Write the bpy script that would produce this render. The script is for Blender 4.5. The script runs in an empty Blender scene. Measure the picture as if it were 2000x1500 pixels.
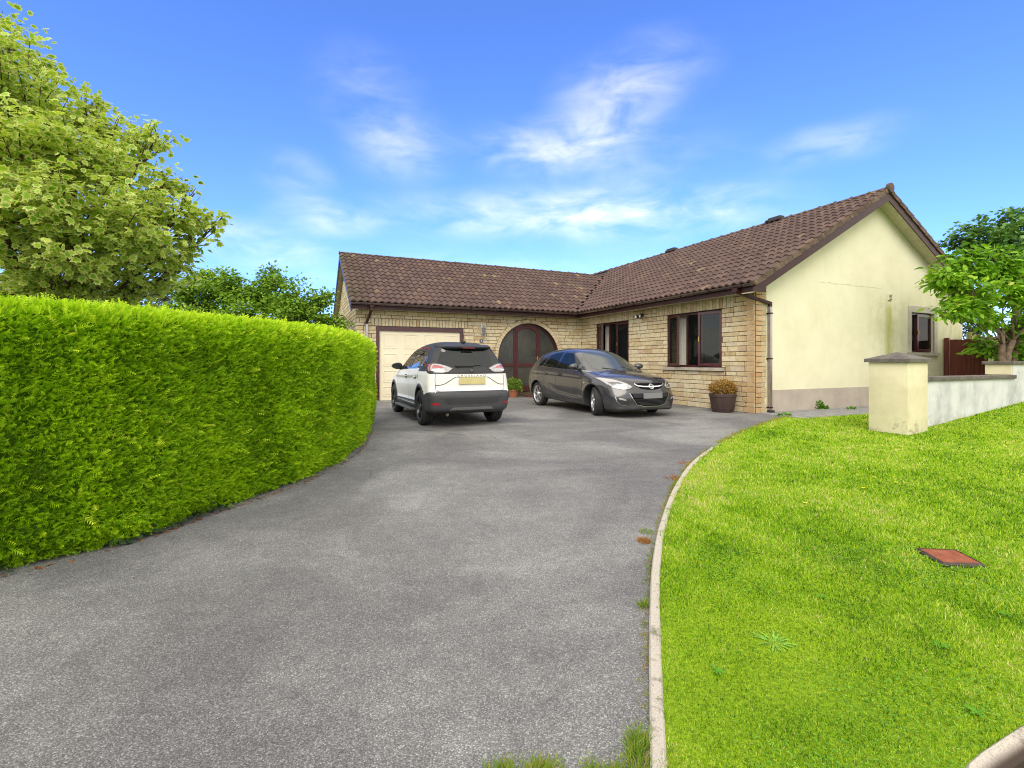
import bpy, bmesh, math, random
import numpy as np
from mathutils import Vector, Matrix
R = math.radians
rng = np.random.default_rng(7)
random.seed(7)
scene = bpy.context.scene
C = scene.collection

# ---------------------------------------------------------------- camera
CAMH = 1.2
cam_d = bpy.data.cameras.new('camera')
cam = bpy.data.objects.new('camera', cam_d)
C.objects.link(cam)
cam.location = (0, 0, CAMH)
cam.rotation_euler = (R(90), 0, 0)
cam_d.sensor_width = 36
cam_d.lens = 930 / 2000 * 36
cam_d.shift_y = -44 / 2000
cam_d.clip_start = 0.05
cam_d.clip_end = 3000
scene.camera = cam
scene.render.resolution_x, scene.render.resolution_y = 1024, 768

# ---------------------------------------------------------------- sky, sun, exposure
SUN_EL, SUN_AZ = 42.0, 193.0          # azimuth clockwise from +Y: behind the camera
w = bpy.data.worlds.new('World'); scene.world = w; w.use_nodes = True
nt = w.node_tree; nt.nodes.clear()
def wn(t, **k):
    n = nt.nodes.new(t)
    for a, b in k.items(): setattr(n, a, b)
    return n
L = nt.links.new
out = wn('ShaderNodeOutputWorld'); bg = wn('ShaderNodeBackground'); bg.inputs[1].default_value = 0.15
sky = wn('ShaderNodeTexSky', sky_type='NISHITA', sun_disc=False)
sky.sun_elevation = R(SUN_EL); sky.sun_rotation = R(SUN_AZ)
sky.air_density = 1.0; sky.dust_density = 0.4; sky.ozone_density = 3.0
tc = wn('ShaderNodeTexCoord')
sep = wn('ShaderNodeSeparateXYZ'); L(tc.outputs['Generated'], sep.inputs[0])
def wm(op, a, b=None, clamp=False):
    n = wn('ShaderNodeMath', operation=op); n.use_clamp = clamp
    for i, v in enumerate((a, b)):
        if v is None: continue
        if isinstance(v, (int, float)): n.inputs[i].default_value = v
        else: L(v, n.inputs[i])
    return n.outputs[0]
zc = wm('MAXIMUM', sep.outputs[2], 0.0)
den = wm('ADD', zc, 0.16)
px_ = wm('DIVIDE', sep.outputs[0], den); py_ = wm('DIVIDE', sep.outputs[1], den)
cmb = wn('ShaderNodeCombineXYZ'); L(px_, cmb.inputs[0]); L(py_, cmb.inputs[1])
def ramp(src, lo, hi):
    n = wn('ShaderNodeMapRange'); n.interpolation_type = 'SMOOTHSTEP'
    L(src, n.inputs[0]); n.inputs[1].default_value = lo; n.inputs[2].default_value = hi
    return n.outputs[0]
def noise(scale, det, rough, off, dist=0.0, sc=(1, 1, 1)):
    m = wn('ShaderNodeMapping'); L(cmb.outputs[0], m.inputs[0]); m.inputs['Location'].default_value = off
    m.inputs['Scale'].default_value = sc
    n = wn('ShaderNodeTexNoise'); L(m.outputs[0], n.inputs[0]); n.inputs['Scale'].default_value = scale
    n.inputs['Detail'].default_value = det; n.inputs['Roughness'].default_value = rough
    n.inputs['Distortion'].default_value = dist
    return n.outputs[0]
wn_s = wn('ShaderNodeMapping'); L(tc.outputs['Generated'], wn_s.inputs[0]); wn_s.inputs['Scale'].default_value = (1, 1, 2.6)
wnz = wn('ShaderNodeTexNoise'); L(wn_s.outputs[0], wnz.inputs[0]); wnz.inputs['Scale'].default_value = 8.5; wnz.inputs['Detail'].default_value = 8
wnz.inputs['Roughness'].default_value = 0.56; wnz.inputs['Distortion'].default_value = 0.4
wisp = ramp(wnz.outputs[0], 0.22, 0.88)
acc = None
# drifts of thin cloud: direction, horizontal and vertical spread, weight
for (cx, cz, sx, sz, wt) in ((.06, .305, .24, .036, .85), (.27, .30, .14, .04, .40), (.07, .450, .13, .036, .65), (.20, .53, .09, .06, .50), (.29, .60, .09, .05, .40), (-.38, .30, .08, .025, .7), (-.23, .45, .08, .05, .45), (-.30, .56, .08, .06, .28),
                             (-.56, .25, .13, .035, .45), (.66, .455, .09, .03, .45), (-.45, .38, .05, .04, .35), (.47, .32, .10, .04, .40), (.20, .40, .18, .07, .25), (-.1, .18, .5, .05, .25)):
    c0 = Vector((cx, 1, cz)); ln = c0.length; c0 /= ln
    sb = wn('ShaderNodeVectorMath', operation='SUBTRACT'); L(tc.outputs['Generated'], sb.inputs[0]); sb.inputs[1].default_value = c0
    ml = wn('ShaderNodeVectorMath', operation='MULTIPLY'); L(sb.outputs[0], ml.inputs[0]); ml.inputs[1].default_value = (ln / sx, ln / max(sx, .12), ln / sz)
    le_ = wn('ShaderNodeVectorMath', operation='LENGTH'); L(ml.outputs[0], le_.inputs[0])
    g_ = wm('MULTIPLY', wm('SUBTRACT', 1.0, ramp(le_.outputs['Value'], 0.0, 1.9)), wt)
    acc = g_ if acc is None else wm('ADD', acc, g_)
wcl = wm('MULTIPLY', wm('MULTIPLY', wisp, wm('MINIMUM', acc, 1.15)), 0.72, True)
lowb = wm('MULTIPLY', wm('SUBTRACT', 1.0, ramp(sep.outputs[2], 0.0, 0.16)), 0.12)
# bright unseen cloud added overhead and behind the photographer to whiten fill and reflections
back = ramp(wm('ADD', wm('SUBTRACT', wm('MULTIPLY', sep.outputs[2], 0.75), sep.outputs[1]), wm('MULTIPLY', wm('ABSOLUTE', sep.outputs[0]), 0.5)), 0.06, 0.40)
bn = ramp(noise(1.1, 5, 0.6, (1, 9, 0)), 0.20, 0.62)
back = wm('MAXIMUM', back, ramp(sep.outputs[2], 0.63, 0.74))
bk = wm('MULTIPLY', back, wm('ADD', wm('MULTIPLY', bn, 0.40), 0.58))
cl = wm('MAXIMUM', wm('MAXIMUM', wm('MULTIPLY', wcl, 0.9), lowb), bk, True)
tint = wn('ShaderNodeMixRGB', blend_type='MULTIPLY'); tint.inputs[0].default_value = 1.0
tint.inputs[2].default_value = (0.60, 0.83, 1.38, 1)
L(sky.outputs[0], tint.inputs[1])
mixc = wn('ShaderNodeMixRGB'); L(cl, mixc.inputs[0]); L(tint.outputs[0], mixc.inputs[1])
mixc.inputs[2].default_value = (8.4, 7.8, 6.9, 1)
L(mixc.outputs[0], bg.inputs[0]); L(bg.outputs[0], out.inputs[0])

sd = bpy.data.lights.new('sun', 'SUN'); sun = bpy.data.objects.new('sun', sd); C.objects.link(sun)
sd.energy = 1.4; sd.angle = R(35); sd.color = (1.0, 0.93, 0.80)
az, el = R(SUN_AZ), R(SUN_EL)
to_sun = Vector((math.sin(az) * math.cos(el), math.cos(az) * math.cos(el), math.sin(el)))
sun.rotation_euler = to_sun.to_track_quat('Z', 'Y').to_euler()
scene.view_settings.view_transform = 'Standard'
scene.view_settings.look = 'None'
scene.view_settings.exposure = 0.72
scene.view_settings.gamma = 1.0
scene.cycles.use_denoising = True
scene.cycles.denoiser = 'OPENIMAGEDENOISE'
scene.cycles.denoising_prefilter = 'NONE'
scene.cycles.denoising_input_passes = 'RGB_ALBEDO_NORMAL'
scene.cycles.filter_width = 1.1
scene.cycles.max_bounces = 8
scene.cycles.transparent_max_bounces = 8

# ---------------------------------------------------------------- helpers
def tag(o, label=None, cat=None, group=None, kind=None):
    if label: o['label'] = label
    if cat: o['category'] = cat
    if group: o['group'] = group
    if kind: o['kind'] = kind
    return o
def empty(name, loc=(0, 0, 0), rz=0, parent=None, label=None, cat=None, group=None):
    o = bpy.data.objects.new(name, None); C.objects.link(o)
    o.location = loc; o.rotation_euler = (0, 0, rz); o.empty_display_size = 0.2
    if parent: o.parent = parent
    return tag(o, label, cat, group)
def link(name, me, mat=None, parent=None, smooth=False):
    o = bpy.data.objects.new(name, me); C.objects.link(o)
    if parent: o.parent = parent
    if mat is not None: me.materials.append(mat)
    if smooth:
        me.polygons.foreach_set('use_smooth', np.ones(len(me.polygons), bool))
    return o
def arr_mesh(name, V, F, mat=None, parent=None, smooth=False, attrs=None, colors=None):
    """V (n,3), F (m,k) arrays"""
    V = np.asarray(V, np.float32); F = np.asarray(F, np.int32)
    me = bpy.data.meshes.new(name)
    me.vertices.add(len(V)); me.vertices.foreach_set('co', V.ravel())
    m, k = F.shape
    me.loops.add(m * k); me.loops.foreach_set('vertex_index', F.ravel())
    me.polygons.add(m); me.polygons.foreach_set('loop_start', np.arange(0, m * k, k, dtype=np.int32))
    me.update(calc_edges=True)
    for an, av in (attrs or {}).items():
        a = me.attributes.new(an, 'FLOAT', 'POINT'); a.data.foreach_set('value', np.asarray(av, np.float32))
    return link(name, me, mat, parent, smooth)
class MB:
    """collects boxes, tubes and prisms into one mesh"""
    def __init__(s): s.v = []; s.f = []; s.a = []
    def add(s, vs, fs, a=0.0):
        b = len(s.v); s.v += [tuple(v) for v in vs]; s.f += [tuple(i + b for i in f) for f in fs]; s.a += [a] * len(vs)
        return s
    def box(s, x0, x1, y0, y1, z0, z1, a=0.0):
        vs = [(x, y, z) for z in (z0, z1) for y in (y0, y1) for x in (x0, x1)]
        return s.add(vs, [(0, 2, 3, 1), (4, 5, 7, 6), (0, 1, 5, 4), (1, 3, 7, 5), (3, 2, 6, 7), (2, 0, 4, 6)], a)
    def bev(s, x0, x1, y0, y1, z0, z1, b=0.01, a=0.0):
        bm = bmesh.new(); bmesh.ops.create_cube(bm, size=1)
        for v in bm.verts: v.co = (x0 + (v.co.x + .5) * (x1 - x0), y0 + (v.co.y + .5) * (y1 - y0), z0 + (v.co.z + .5) * (z1 - z0))
        bmesh.ops.bevel(bm, geom=bm.edges[:], offset=b, segments=2, affect='EDGES', profile=0.6)
        bm.verts.index_update()
        s.add([v.co[:] for v in bm.verts], [[v.index for v in f.verts] for f in bm.faces], a); bm.free(); return s
    def tube(s, pts, rad, n=10, cap=True, a=0.0):
        pts = [Vector(p) for p in pts]
        if not hasattr(rad, '__len__'): rad = [rad] * len(pts)
        vs, fs = [], []
        up = None
        for i, p in enumerate(pts):
            t = (pts[min(i + 1, len(pts) - 1)] - pts[max(i - 1, 0)]).normalized()
            if up is None: up = Vector((0, 0, 1)) if abs(t.z) < .9 else Vector((1, 0, 0))
            x = t.cross(up).normalized(); y = x.cross(t).normalized(); up = y
            for j in range(n):
                an = 2 * math.pi * j / n
                vs.append(p + (x * math.cos(an) + y * math.sin(an)) * rad[i])
        for i in range(len(pts) - 1):
            for j in range(n):
                fs.append((i * n + j, i * n + (j + 1) % n, (i + 1) * n + (j + 1) % n, (i + 1) * n + j))
        if cap: fs.append(tuple(range(n - 1, -1, -1))); fs.append(tuple((len(pts) - 1) * n + j for j in range(n)))
        return s.add(vs, fs, a)
    def lathe(s, prof, cx=0, cy=0, z0=0, n=24, a=0.0, axis='z'):
        vs, fs = [], []
        for r, z in prof:
            for j in range(n):
                an = 2 * math.pi * j / n
                if axis == 'z': vs.append((cx + r * math.cos(an), cy + r * math.sin(an), z0 + z))
                else: vs.append((cx + r * math.cos(an), z, z0 + r * math.sin(an)))
        for i in range(len(prof) - 1):
            for j in range(n):
                q = (i * n + j, i * n + (j + 1) % n, (i + 1) * n + (j + 1) % n, (i + 1) * n + j)
                fs.append(q)
        return s.add(vs, fs, a)
    def prism(s, poly, f, d0, d1, a=0.0):
        """poly 2-D points; f(p,q,d) -> 3-D; d0..d1 depth"""
        n = len(poly)
        vs = [f(p, q, d0) for p, q in poly] + [f(p, q, d1) for p, q in poly]
        fs = [tuple(range(n)), tuple(range(2 * n - 1, n - 1, -1))] + [(i, i + n, (i + 1) % n + n, (i + 1) % n) for i in range(n)]
        return s.add(vs, fs, a)
    def build(s, name, mat, parent=None, smooth=False, fix=True, angle=None):
        me = bpy.data.meshes.new(name); me.from_pydata(s.v, [], s.f)
        if fix:
            bm = bmesh.new(); bm.from_mesh(me); bmesh.ops.recalc_face_normals(bm, faces=bm.faces[:]); bm.to_mesh(me); bm.free()
        if any(s.a):
            at = me.attributes.new('tone', 'FLOAT', 'POINT'); at.data.foreach_set('value', np.asarray(s.a, np.float32))
        me.update()
        if angle is not None:
            me.polygons.foreach_set('use_smooth', np.ones(len(me.polygons), bool))
            me.set_sharp_from_angle(angle=R(angle))
        return link(name, me, mat, parent, smooth)

# ---- materials
class NT:
    def __init__(s, name):
        s.m = bpy.data.materials.new(name); s.m.use_nodes = True; s.t = s.m.node_tree
        s.t.nodes.clear(); s.o = s.n('ShaderNodeOutputMaterial')
        s.b = s.n('ShaderNodeBsdfPrincipled'); s.l(s.b.outputs[0], s.o.inputs[0]); s.tc = None
    def n(s, t, **k):
        x = s.t.nodes.new(t)
        for a, b in k.items(): setattr(x, a, b)
        return x
    def l(s, a, b): s.t.links.new(a, b)
    def obj(s):
        if s.tc is None: s.tc = s.n('ShaderNodeTexCoord')
        return s.tc.outputs['Object']
    def noise(s, scale, det=4, rough=0.55, vec=None, stretch=None, dist=0):
        v = vec or s.obj()
        if stretch:
            mp = s.n('ShaderNodeMapping'); mp.inputs['Scale'].default_value = stretch; s.l(v, mp.inputs[0]); v = mp.outputs[0]
        x = s.n('ShaderNodeTexNoise'); s.l(v, x.inputs[0]); x.inputs['Scale'].default_value = scale
        x.inputs['Detail'].default_value = det; x.inputs['Roughness'].default_value = rough; x.inputs['Distortion'].default_value = dist
        return x.outputs[0]
    def vor(s, scale, feature='F1', rnd=1.0):
        x = s.n('ShaderNodeTexVoronoi'); x.feature = feature; s.l(s.obj(), x.inputs[0]); x.inputs['Scale'].default_value = scale
        x.inputs['Randomness'].default_value = rnd
        return x
    def attr(s, name):
        x = s.n('ShaderNodeAttribute'); x.attribute_name = name; return x.outputs['Fac']
    def ramp(s, src, stops, interp='LINEAR'):
        x = s.n('ShaderNodeValToRGB'); s.l(src, x.inputs[0]); cr = x.color_ramp; cr.interpolation = interp
        while len(cr.elements) > 1: cr.elements.remove(cr.elements[-1])
        for i, (p, c) in enumerate(stops):
            e = cr.elements[0] if i == 0 else cr.elements.new(p)
            e.position = p; e.color = (*c, 1) if len(c) == 3 else c
        return x.outputs[0]
    def rng(s, src, a, b, c=0.0, d=1.0, smooth=True):
        x = s.n('ShaderNodeMapRange'); x.interpolation_type = 'SMOOTHSTEP' if smooth else 'LINEAR'
        s.l(src, x.inputs[0])
        for i, v in enumerate((a, b, c, d)): x.inputs[i + 1].default_value = v
        return x.outputs[0]
    def mix(s, fac, a, b, mode='MIX'):
        x = s.n('ShaderNodeMixRGB', blend_type=mode)
        for i, v in ((0, fac), (1, a), (2, b)):
            if isinstance(v, (int, float)): x.inputs[i].default_value = v
            elif isinstance(v, tuple): x.inputs[i].default_value = (*v[:3], 1)
            else: s.l(v, x.inputs[i])
        return x.outputs[0]
    def math(s, op, a, b=0.0, clamp=False):
        x = s.n('ShaderNodeMath', operation=op); x.use_clamp = clamp
        for i, v in enumerate((a, b)):
            if isinstance(v, (int, float)): x.inputs[i].default_value = v
            else: s.l(v, x.inputs[i])
        return x.outputs[0]
    def xyz(s):
        x = s.n('ShaderNodeSeparateXYZ'); s.l(s.obj(), x.inputs[0]); return x.outputs
    def set(s, col=None, rough=None, metal=None, spec=None, coat=None, **k):
        for nm, v in (('Base Color', col), ('Roughness', rough), ('Metallic', metal), ('Specular IOR Level', spec), ('Coat Weight', coat)):
            if v is None: continue
            if isinstance(v, tuple): s.b.inputs[nm].default_value = (*v[:3], 1)
            elif isinstance(v, (int, float)): s.b.inputs[nm].default_value = v
            else: s.l(v, s.b.inputs[nm])
        return s
    def bump(s, h, strength=0.4, dist=0.01):
        x = s.n('ShaderNodeBump'); x.inputs['Strength'].default_value = strength; x.inputs['Distance'].default_value = dist
        s.l(h, x.inputs['Height']); s.l(x.outputs[0], s.b.inputs['Normal']); return s
def plain(name, col, rough=0.5, metal=0.0, spec=0.5, var=0.12, scale=6, coat=0.0, bump=0.0, bscale=60):
    m = NT(name)
    n = m.noise(scale, 4)
    d = tuple(c * (1 - var) for c in col); e = tuple(min(1, c * (1 + var)) for c in col)
    m.set(m.ramp(n, [(0.3, d), (0.7, e)]), rough, metal, spec, coat)
    if bump: m.bump(m.noise(bscale, 3), bump, 0.004)
    return m.m
def leafmat(name, stops, trans=0.35, tip=None, rough=0.5, spec=0.25, big=None):
    m = NT(name)
    col = m.ramp(m.attr('rnd'), stops)
    if tip: col = m.mix(m.rng(m.attr('tip'), tip[0], tip[1]), col, tip[2])
    if big: col = m.mix(m.rng(m.noise(big[0], 3), 0.42, 0.62), col, big[1], 'MULTIPLY')
    m.set(col, rough, 0, spec)
    tr = m.n('ShaderNodeBsdfTranslucent'); m.l(m.mix(1.0, col, (1.0, 1.0, 0.55), 'MULTIPLY'), tr.inputs[0])
    mx = m.n('ShaderNodeMixShader'); mx.inputs[0].default_value = trans
    m.l(m.b.outputs[0], mx.inputs[1]); m.l(tr.outputs[0], mx.inputs[2]); m.l(mx.outputs[0], m.o.inputs[0])
    return m.m
def scatter(name, tv, tf, P, A, mat, parent=None, tip=None, rnd=None, smooth=False):
    """copies of a small template (tv, tf) at P (N,3) with matrices A (N,3,3), as one foliage mesh"""
    tv = np.asarray(tv, float); tf = np.asarray(tf, int); N = len(P); n = len(tv)
    V = np.einsum('nij,kj->nki', A, tv) + P[:, None, :]
    F = (tf[None] + (np.arange(N) * n)[:, None, None]).reshape(-1, tf.shape[1])
    rnd = rng.random(N) if rnd is None else rnd
    at = {'rnd': np.repeat(rnd, n)}
    if tip is not None: at['tip'] = np.tile(np.asarray(tip, float), N)
    return arr_mesh(name, V.reshape(-1, 3), F, mat, parent, smooth, at)
def frames(Z, spin=None, up=(0, 0, 1)):
    """matrices whose x axis is Z (direction), z axis as near 'up' as possible then spun"""
    Z = Z / np.linalg.norm(Z, axis=1, keepdims=True)
    u = np.broadcast_to(np.asarray(up, float), Z.shape)
    y = np.cross(u, Z); l = np.linalg.norm(y, axis=1, keepdims=True); y = np.where(l < 1e-3, np.array([[0, 1., 0]]), y / np.maximum(l, 1e-6))
    z = np.cross(Z, y)
    if spin is not None:
        c, s_ = np.cos(spin)[:, None], np.sin(spin)[:, None]
        y, z = y * c + z * s_, z * c - y * s_
    return np.stack([Z, y, z], axis=2)
def gp(px, py, z=0.0):
    """the point of the plane at height z that the photo shows at pixel (px, py)"""
    Y = 930 * (CAMH - z) / (py - 706); return Vector(((px - 1000) / 930 * Y, Y, z))
def pt(px, py, Y):
    return Vector(((px - 1000) / 930 * Y, Y, CAMH + (706 - py) / 930 * Y))
# ---------------------------------------------------------------- the setting: ground, drive, lawn, path, kerbs
HO = Vector((2.585, 17.6, 0)); HT = R(24.3)          # house frame: u along the garage front, v away
HU = Vector((math.cos(HT), math.sin(HT), 0)); HV = Vector((-math.sin(HT), math.cos(HT), 0))
def hp(u, v, z=0.0): return HO + HU * u + HV * v + Vector((0, 0, z))
def lawn_z(x, y):
    """the lawn climbs to the right along the boundary wall"""
    u = (x - HO.x) * HU.x + (y - HO.y) * HU.y
    v = (x - HO.x) * HV.x + (y - HO.y) * HV.y
    t = np.maximum(u + 0.75, 0.0)
    f = np.clip((-9.4 - v) / 1.2, 0, 1)
    return 0.10 * (np.sqrt(t * t + 0.09) - 0.3) * f
def smooth_path(pts, step=0.12):
    """Catmull-Rom through 2-D points, evenly stepped"""
    P = [Vector((p[0], p[1], 0)) for p in pts]; P = [P[0] * 2 - P[1]] + P + [P[-1] * 2 - P[-2]]
    o = []
    for i in range(1, len(P) - 2):
        n = max(2, int((P[i + 1] - P[i]).length / step))
        for k in range(n):
            t = k / n; a, b, c, d = P[i - 1:i + 3]
            o.append(0.5 * ((2 * b) + (c - a) * t + (2 * a - 5 * b + 4 * c - d) * t * t + (3 * b - a - 3 * c + d) * t ** 3))
    o.append(P[-2]); return o
edge_px = [(1288, 1620), (1286, 1500), (1280, 1300), (1279, 1180), (1283, 1100), (1295, 1030), (1320, 960), (1352, 910), (1392, 877), (1445, 848), (1500, 826), (1535, 815)]
edge = smooth_path([gp(*p) for p in edge_px], 0.10)
def strip(path, w0, w1, z, name, mat):
    vs, fs = [], []
    for i, p in enumerate(path):
        t = (path[min(i + 1, len(path) - 1)] - path[max(i - 1, 0)]).normalized(); nr = Vector((t.y, -t.x, 0))
        vs += [(*(p + nr * w0)[:2], z), (*(p + nr * w1)[:2], z)]
        if i: fs.append((2 * i - 2, 2 * i - 1, 2 * i + 1, 2 * i))
    return MB().add(vs, fs).build(name, mat)
# far ground
m = NT('earth'); m.set(m.ramp(m.noise(0.4, 5), [(0.3, (0.05, 0.10, 0.02)), (0.7, (0.10, 0.15, 0.04))]), 0.95, 0, 0.1)
g = MB().add([(-900, -900, -0.06), (900, -900, -0.06), (900, 900, -0.06), (-900, 900, -0.06)], [(0, 1, 2, 3)])
tag(g.build('ground', m.m), kind='structure')
# tarmac drive with chippings
def tarmac(name, dark=1.0):
    m = NT(name)
    stone = m.vor(210); sc = m.n('ShaderNodeSeparateColor'); m.l(stone.outputs['Color'], sc.inputs[0])
    base = m.ramp(sc.outputs[0], [(0.0, (0.15 * dark, 0.15 * dark, 0.15 * dark)), (0.5, (0.215 * dark, 0.216 * dark, 0.212 * dark)), (0.85, (0.28 * dark, 0.28 * dark, 0.272 * dark)), (0.97, (0.42, 0.42, 0.40))])
    base = m.mix(m.math('MULTIPLY', m.rng(stone.outputs['Distance'], 0.40, 0.80), .7), base, (0.08, 0.08, 0.082))
    fine = m.noise(9, 5, .7); base = m.mix(1.0, base, m.ramp(fine, [(.3, (.84, .84, .85)), (.7, (1.12, 1.12, 1.11))]), 'MULTIPLY')
    vc = m.n('ShaderNodeTexVoronoi'); vc.feature = 'DISTANCE_TO_EDGE'; m.l(m.obj(), vc.inputs[0]); vc.inputs['Scale'].default_value = .42
    ck = m.math('MULTIPLY', m.math('LESS_THAN', m.math('ADD', vc.outputs['Distance'], m.math('MULTIPLY', m.math('SUBTRACT', m.noise(6, 5, .7), .5), .05)), .004), m.rng(m.noise(.5, 2), .5, .6)); base = m.mix(m.math('MULTIPLY', ck, .5), base, (.05, .05, .05))
    s2 = m.vor(38); c2 = m.n('ShaderNodeSeparateColor'); m.l(s2.outputs['Color'], c2.inputs[0])
    chip = m.math('MULTIPLY', m.math('GREATER_THAN', c2.outputs[1], 0.90), m.math('LESS_THAN', s2.outputs['Distance'], 0.26))
    base = m.mix(m.math('MULTIPLY', chip, 0.7), base, (0.34, 0.34, 0.33))
    wear = m.rng(m.noise(0.42, 4, 0.6, dist=0.6), 0.40, 0.62)
    base = m.mix(1.0, base, m.ramp(wear, [(0, (0.74, 0.74, 0.76)), (1, (1.17, 1.18, 1.16))]), 'MULTIPLY')
    st = m.rng(m.noise(1.3, 5, 0.6, stretch=(0.5, 1.3, 1)), 0.35, 0.7)
    base = m.mix(1.0, base, m.ramp(st, [(0, (0.88, 0.88, 0.89)), (1, (1.08, 1.08, 1.07))]), 'MULTIPLY')
    sp = m.math('GREATER_THAN', m.noise(2.3, 2, 0.4), 0.77)
    base = m.mix(m.math('MULTIPLY', sp, 0.2), base, (0.42, 0.42, 0.40))
    m.set(base, 0.82, 0, 0.3)
    h = m.math('ADD', m.math('MULTIPLY', stone.outputs['Distance'], -1.0), m.math('MULTIPLY', m.noise(500, 2), 0.3))
    m.bump(h, 0.55, 0.006); return m.m
left = [(-9, 1.42), (-9, 26), (9, 26)]
dr = [Vector((x, y, 0)) for x, y in ((edge[3].x, 1.40), (-9, 1.40), (-9, 22), (5.2, 22))] + [hp(0.3, -7.3)]
poly = [p for p in edge if p.y > 1.40][::-1]
vs = [(p.x, p.y, 0) for p in dr + poly]
TARMAC = tarmac('tarmac')
tag(MB().add(vs, [tuple(range(len(vs)))]).build('driveway', TARMAC), kind='structure')
road = MB().add([(-30, -12, -0.07), (30, -12, -0.07), (30, 0.2, -0.07), (2.4, 1.60, -0.07), (0.9, 1.395, -0.07), (-30, 1.395, -0.07)], [(0, 1, 2, 3, 4, 5)])
tag(road.build('road', tarmac('road_tarmac', 0.8)), kind='structure')
# lawn sheet
def in_poly(x, y, poly):
    x = np.asarray(x); y = np.asarray(y); ins = np.zeros(x.shape, bool); n = len(poly)
    for i in range(n):
        x0, y0 = poly[i][0], poly[i][1]; x1, y1 = poly[(i + 1) % n][0], poly[(i + 1) % n][1]
        c = ((y0 > y) != (y1 > y)); xi = (x1 - x0) * (y - y0) / ((y1 - y0) if y1 != y0 else 1e-9) + x0
        ins ^= c & (x < xi)
    return ins
rk = [Vector((0.98, 1.13, 0)), Vector((1.22, 1.30, 0)), gp(1892, 1505), gp(1950, 1462), gp(2010, 1424), gp(2110, 1378), Vector((3.6, 1.95, 0)), Vector((9, 2.6, 0)), Vector((20, 3.4, 0))]
rkp = smooth_path(rk, 0.1)
lawn_back = [hp(22, -8.6), hp(0.2, -8.45), hp(-0.15, -8.15), Vector((edge[-1].x, edge[-1].y, 0))]
lawn_poly = [(p.x, p.y) for p in rkp] + [(p.x, p.y) for p in lawn_back] + [(p.x, p.y) for p in edge[::-1] if p.y > 1.1]
def tri_fill(poly, cell, zf, name, mat, parent=None):
    bm = bmesh.new(); vs = [bm.verts.new((x, y, 0)) for x, y in poly]; bm.faces.new(vs)
    xs = [p[0] for p in poly]; ys = [p[1] for p in poly]
    for ax, lo, hi in ((0, min(xs), max(xs)), (1, min(ys), max(ys))):
        k = math.ceil(lo / cell)
        while k * cell < hi:
            co = (k * cell, 0, 0) if ax == 0 else (0, k * cell, 0); no = (1, 0, 0) if ax == 0 else (0, 1, 0)
            bmesh.ops.bisect_plane(bm, geom=bm.verts[:] + bm.edges[:] + bm.faces[:], plane_co=co, plane_no=no); k += 1
    for v in bm.verts: v.co.z = zf(v.co.x, v.co.y)
    bmesh.ops.triangulate(bm, faces=bm.faces[:])
    bmesh.ops.recalc_face_normals(bm, faces=bm.faces[:])
    if sum(f.normal.z for f in bm.faces) < 0: bmesh.ops.reverse_faces(bm, faces=bm.faces[:])
    me = bpy.data.meshes.new(name); bm.to_mesh(me); bm.free(); return link(name, me, mat, parent, True)
m = NT('lawn_turf')
n1 = m.rng(m.noise(1.1, 5, 0.6), 0.35, 0.68); n2 = m.noise(60, 4, 0.7); n3 = m.rng(m.noise(0.7, 4, 0.6, stretch=(1, 1.6, 1)), 0.52, 0.70)
c = m.ramp(n2, [(0.3, (0.10, 0.18, 0.010)), (0.55, (0.28, 0.42, 0.016)), (0.8, (0.42, 0.55, 0.04))])
c = m.mix(m.math('MULTIPLY', n3, 0.6), c, (0.36, 0.42, 0.06))
c = m.mix(m.math('MULTIPLY', m.math('SUBTRACT', 1.0, n1), 0.35), c, (0.08, 0.20, 0.01))
m.set(c, 0.9, 0, 0.1); m.bump(n2, 0.8, 0.03)
lawn = tag(tri_fill(lawn_poly, 0.5, lambda x, y: float(lawn_z(x, y)) + 0.015, 'lawn', m.m), kind='structure')
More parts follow.
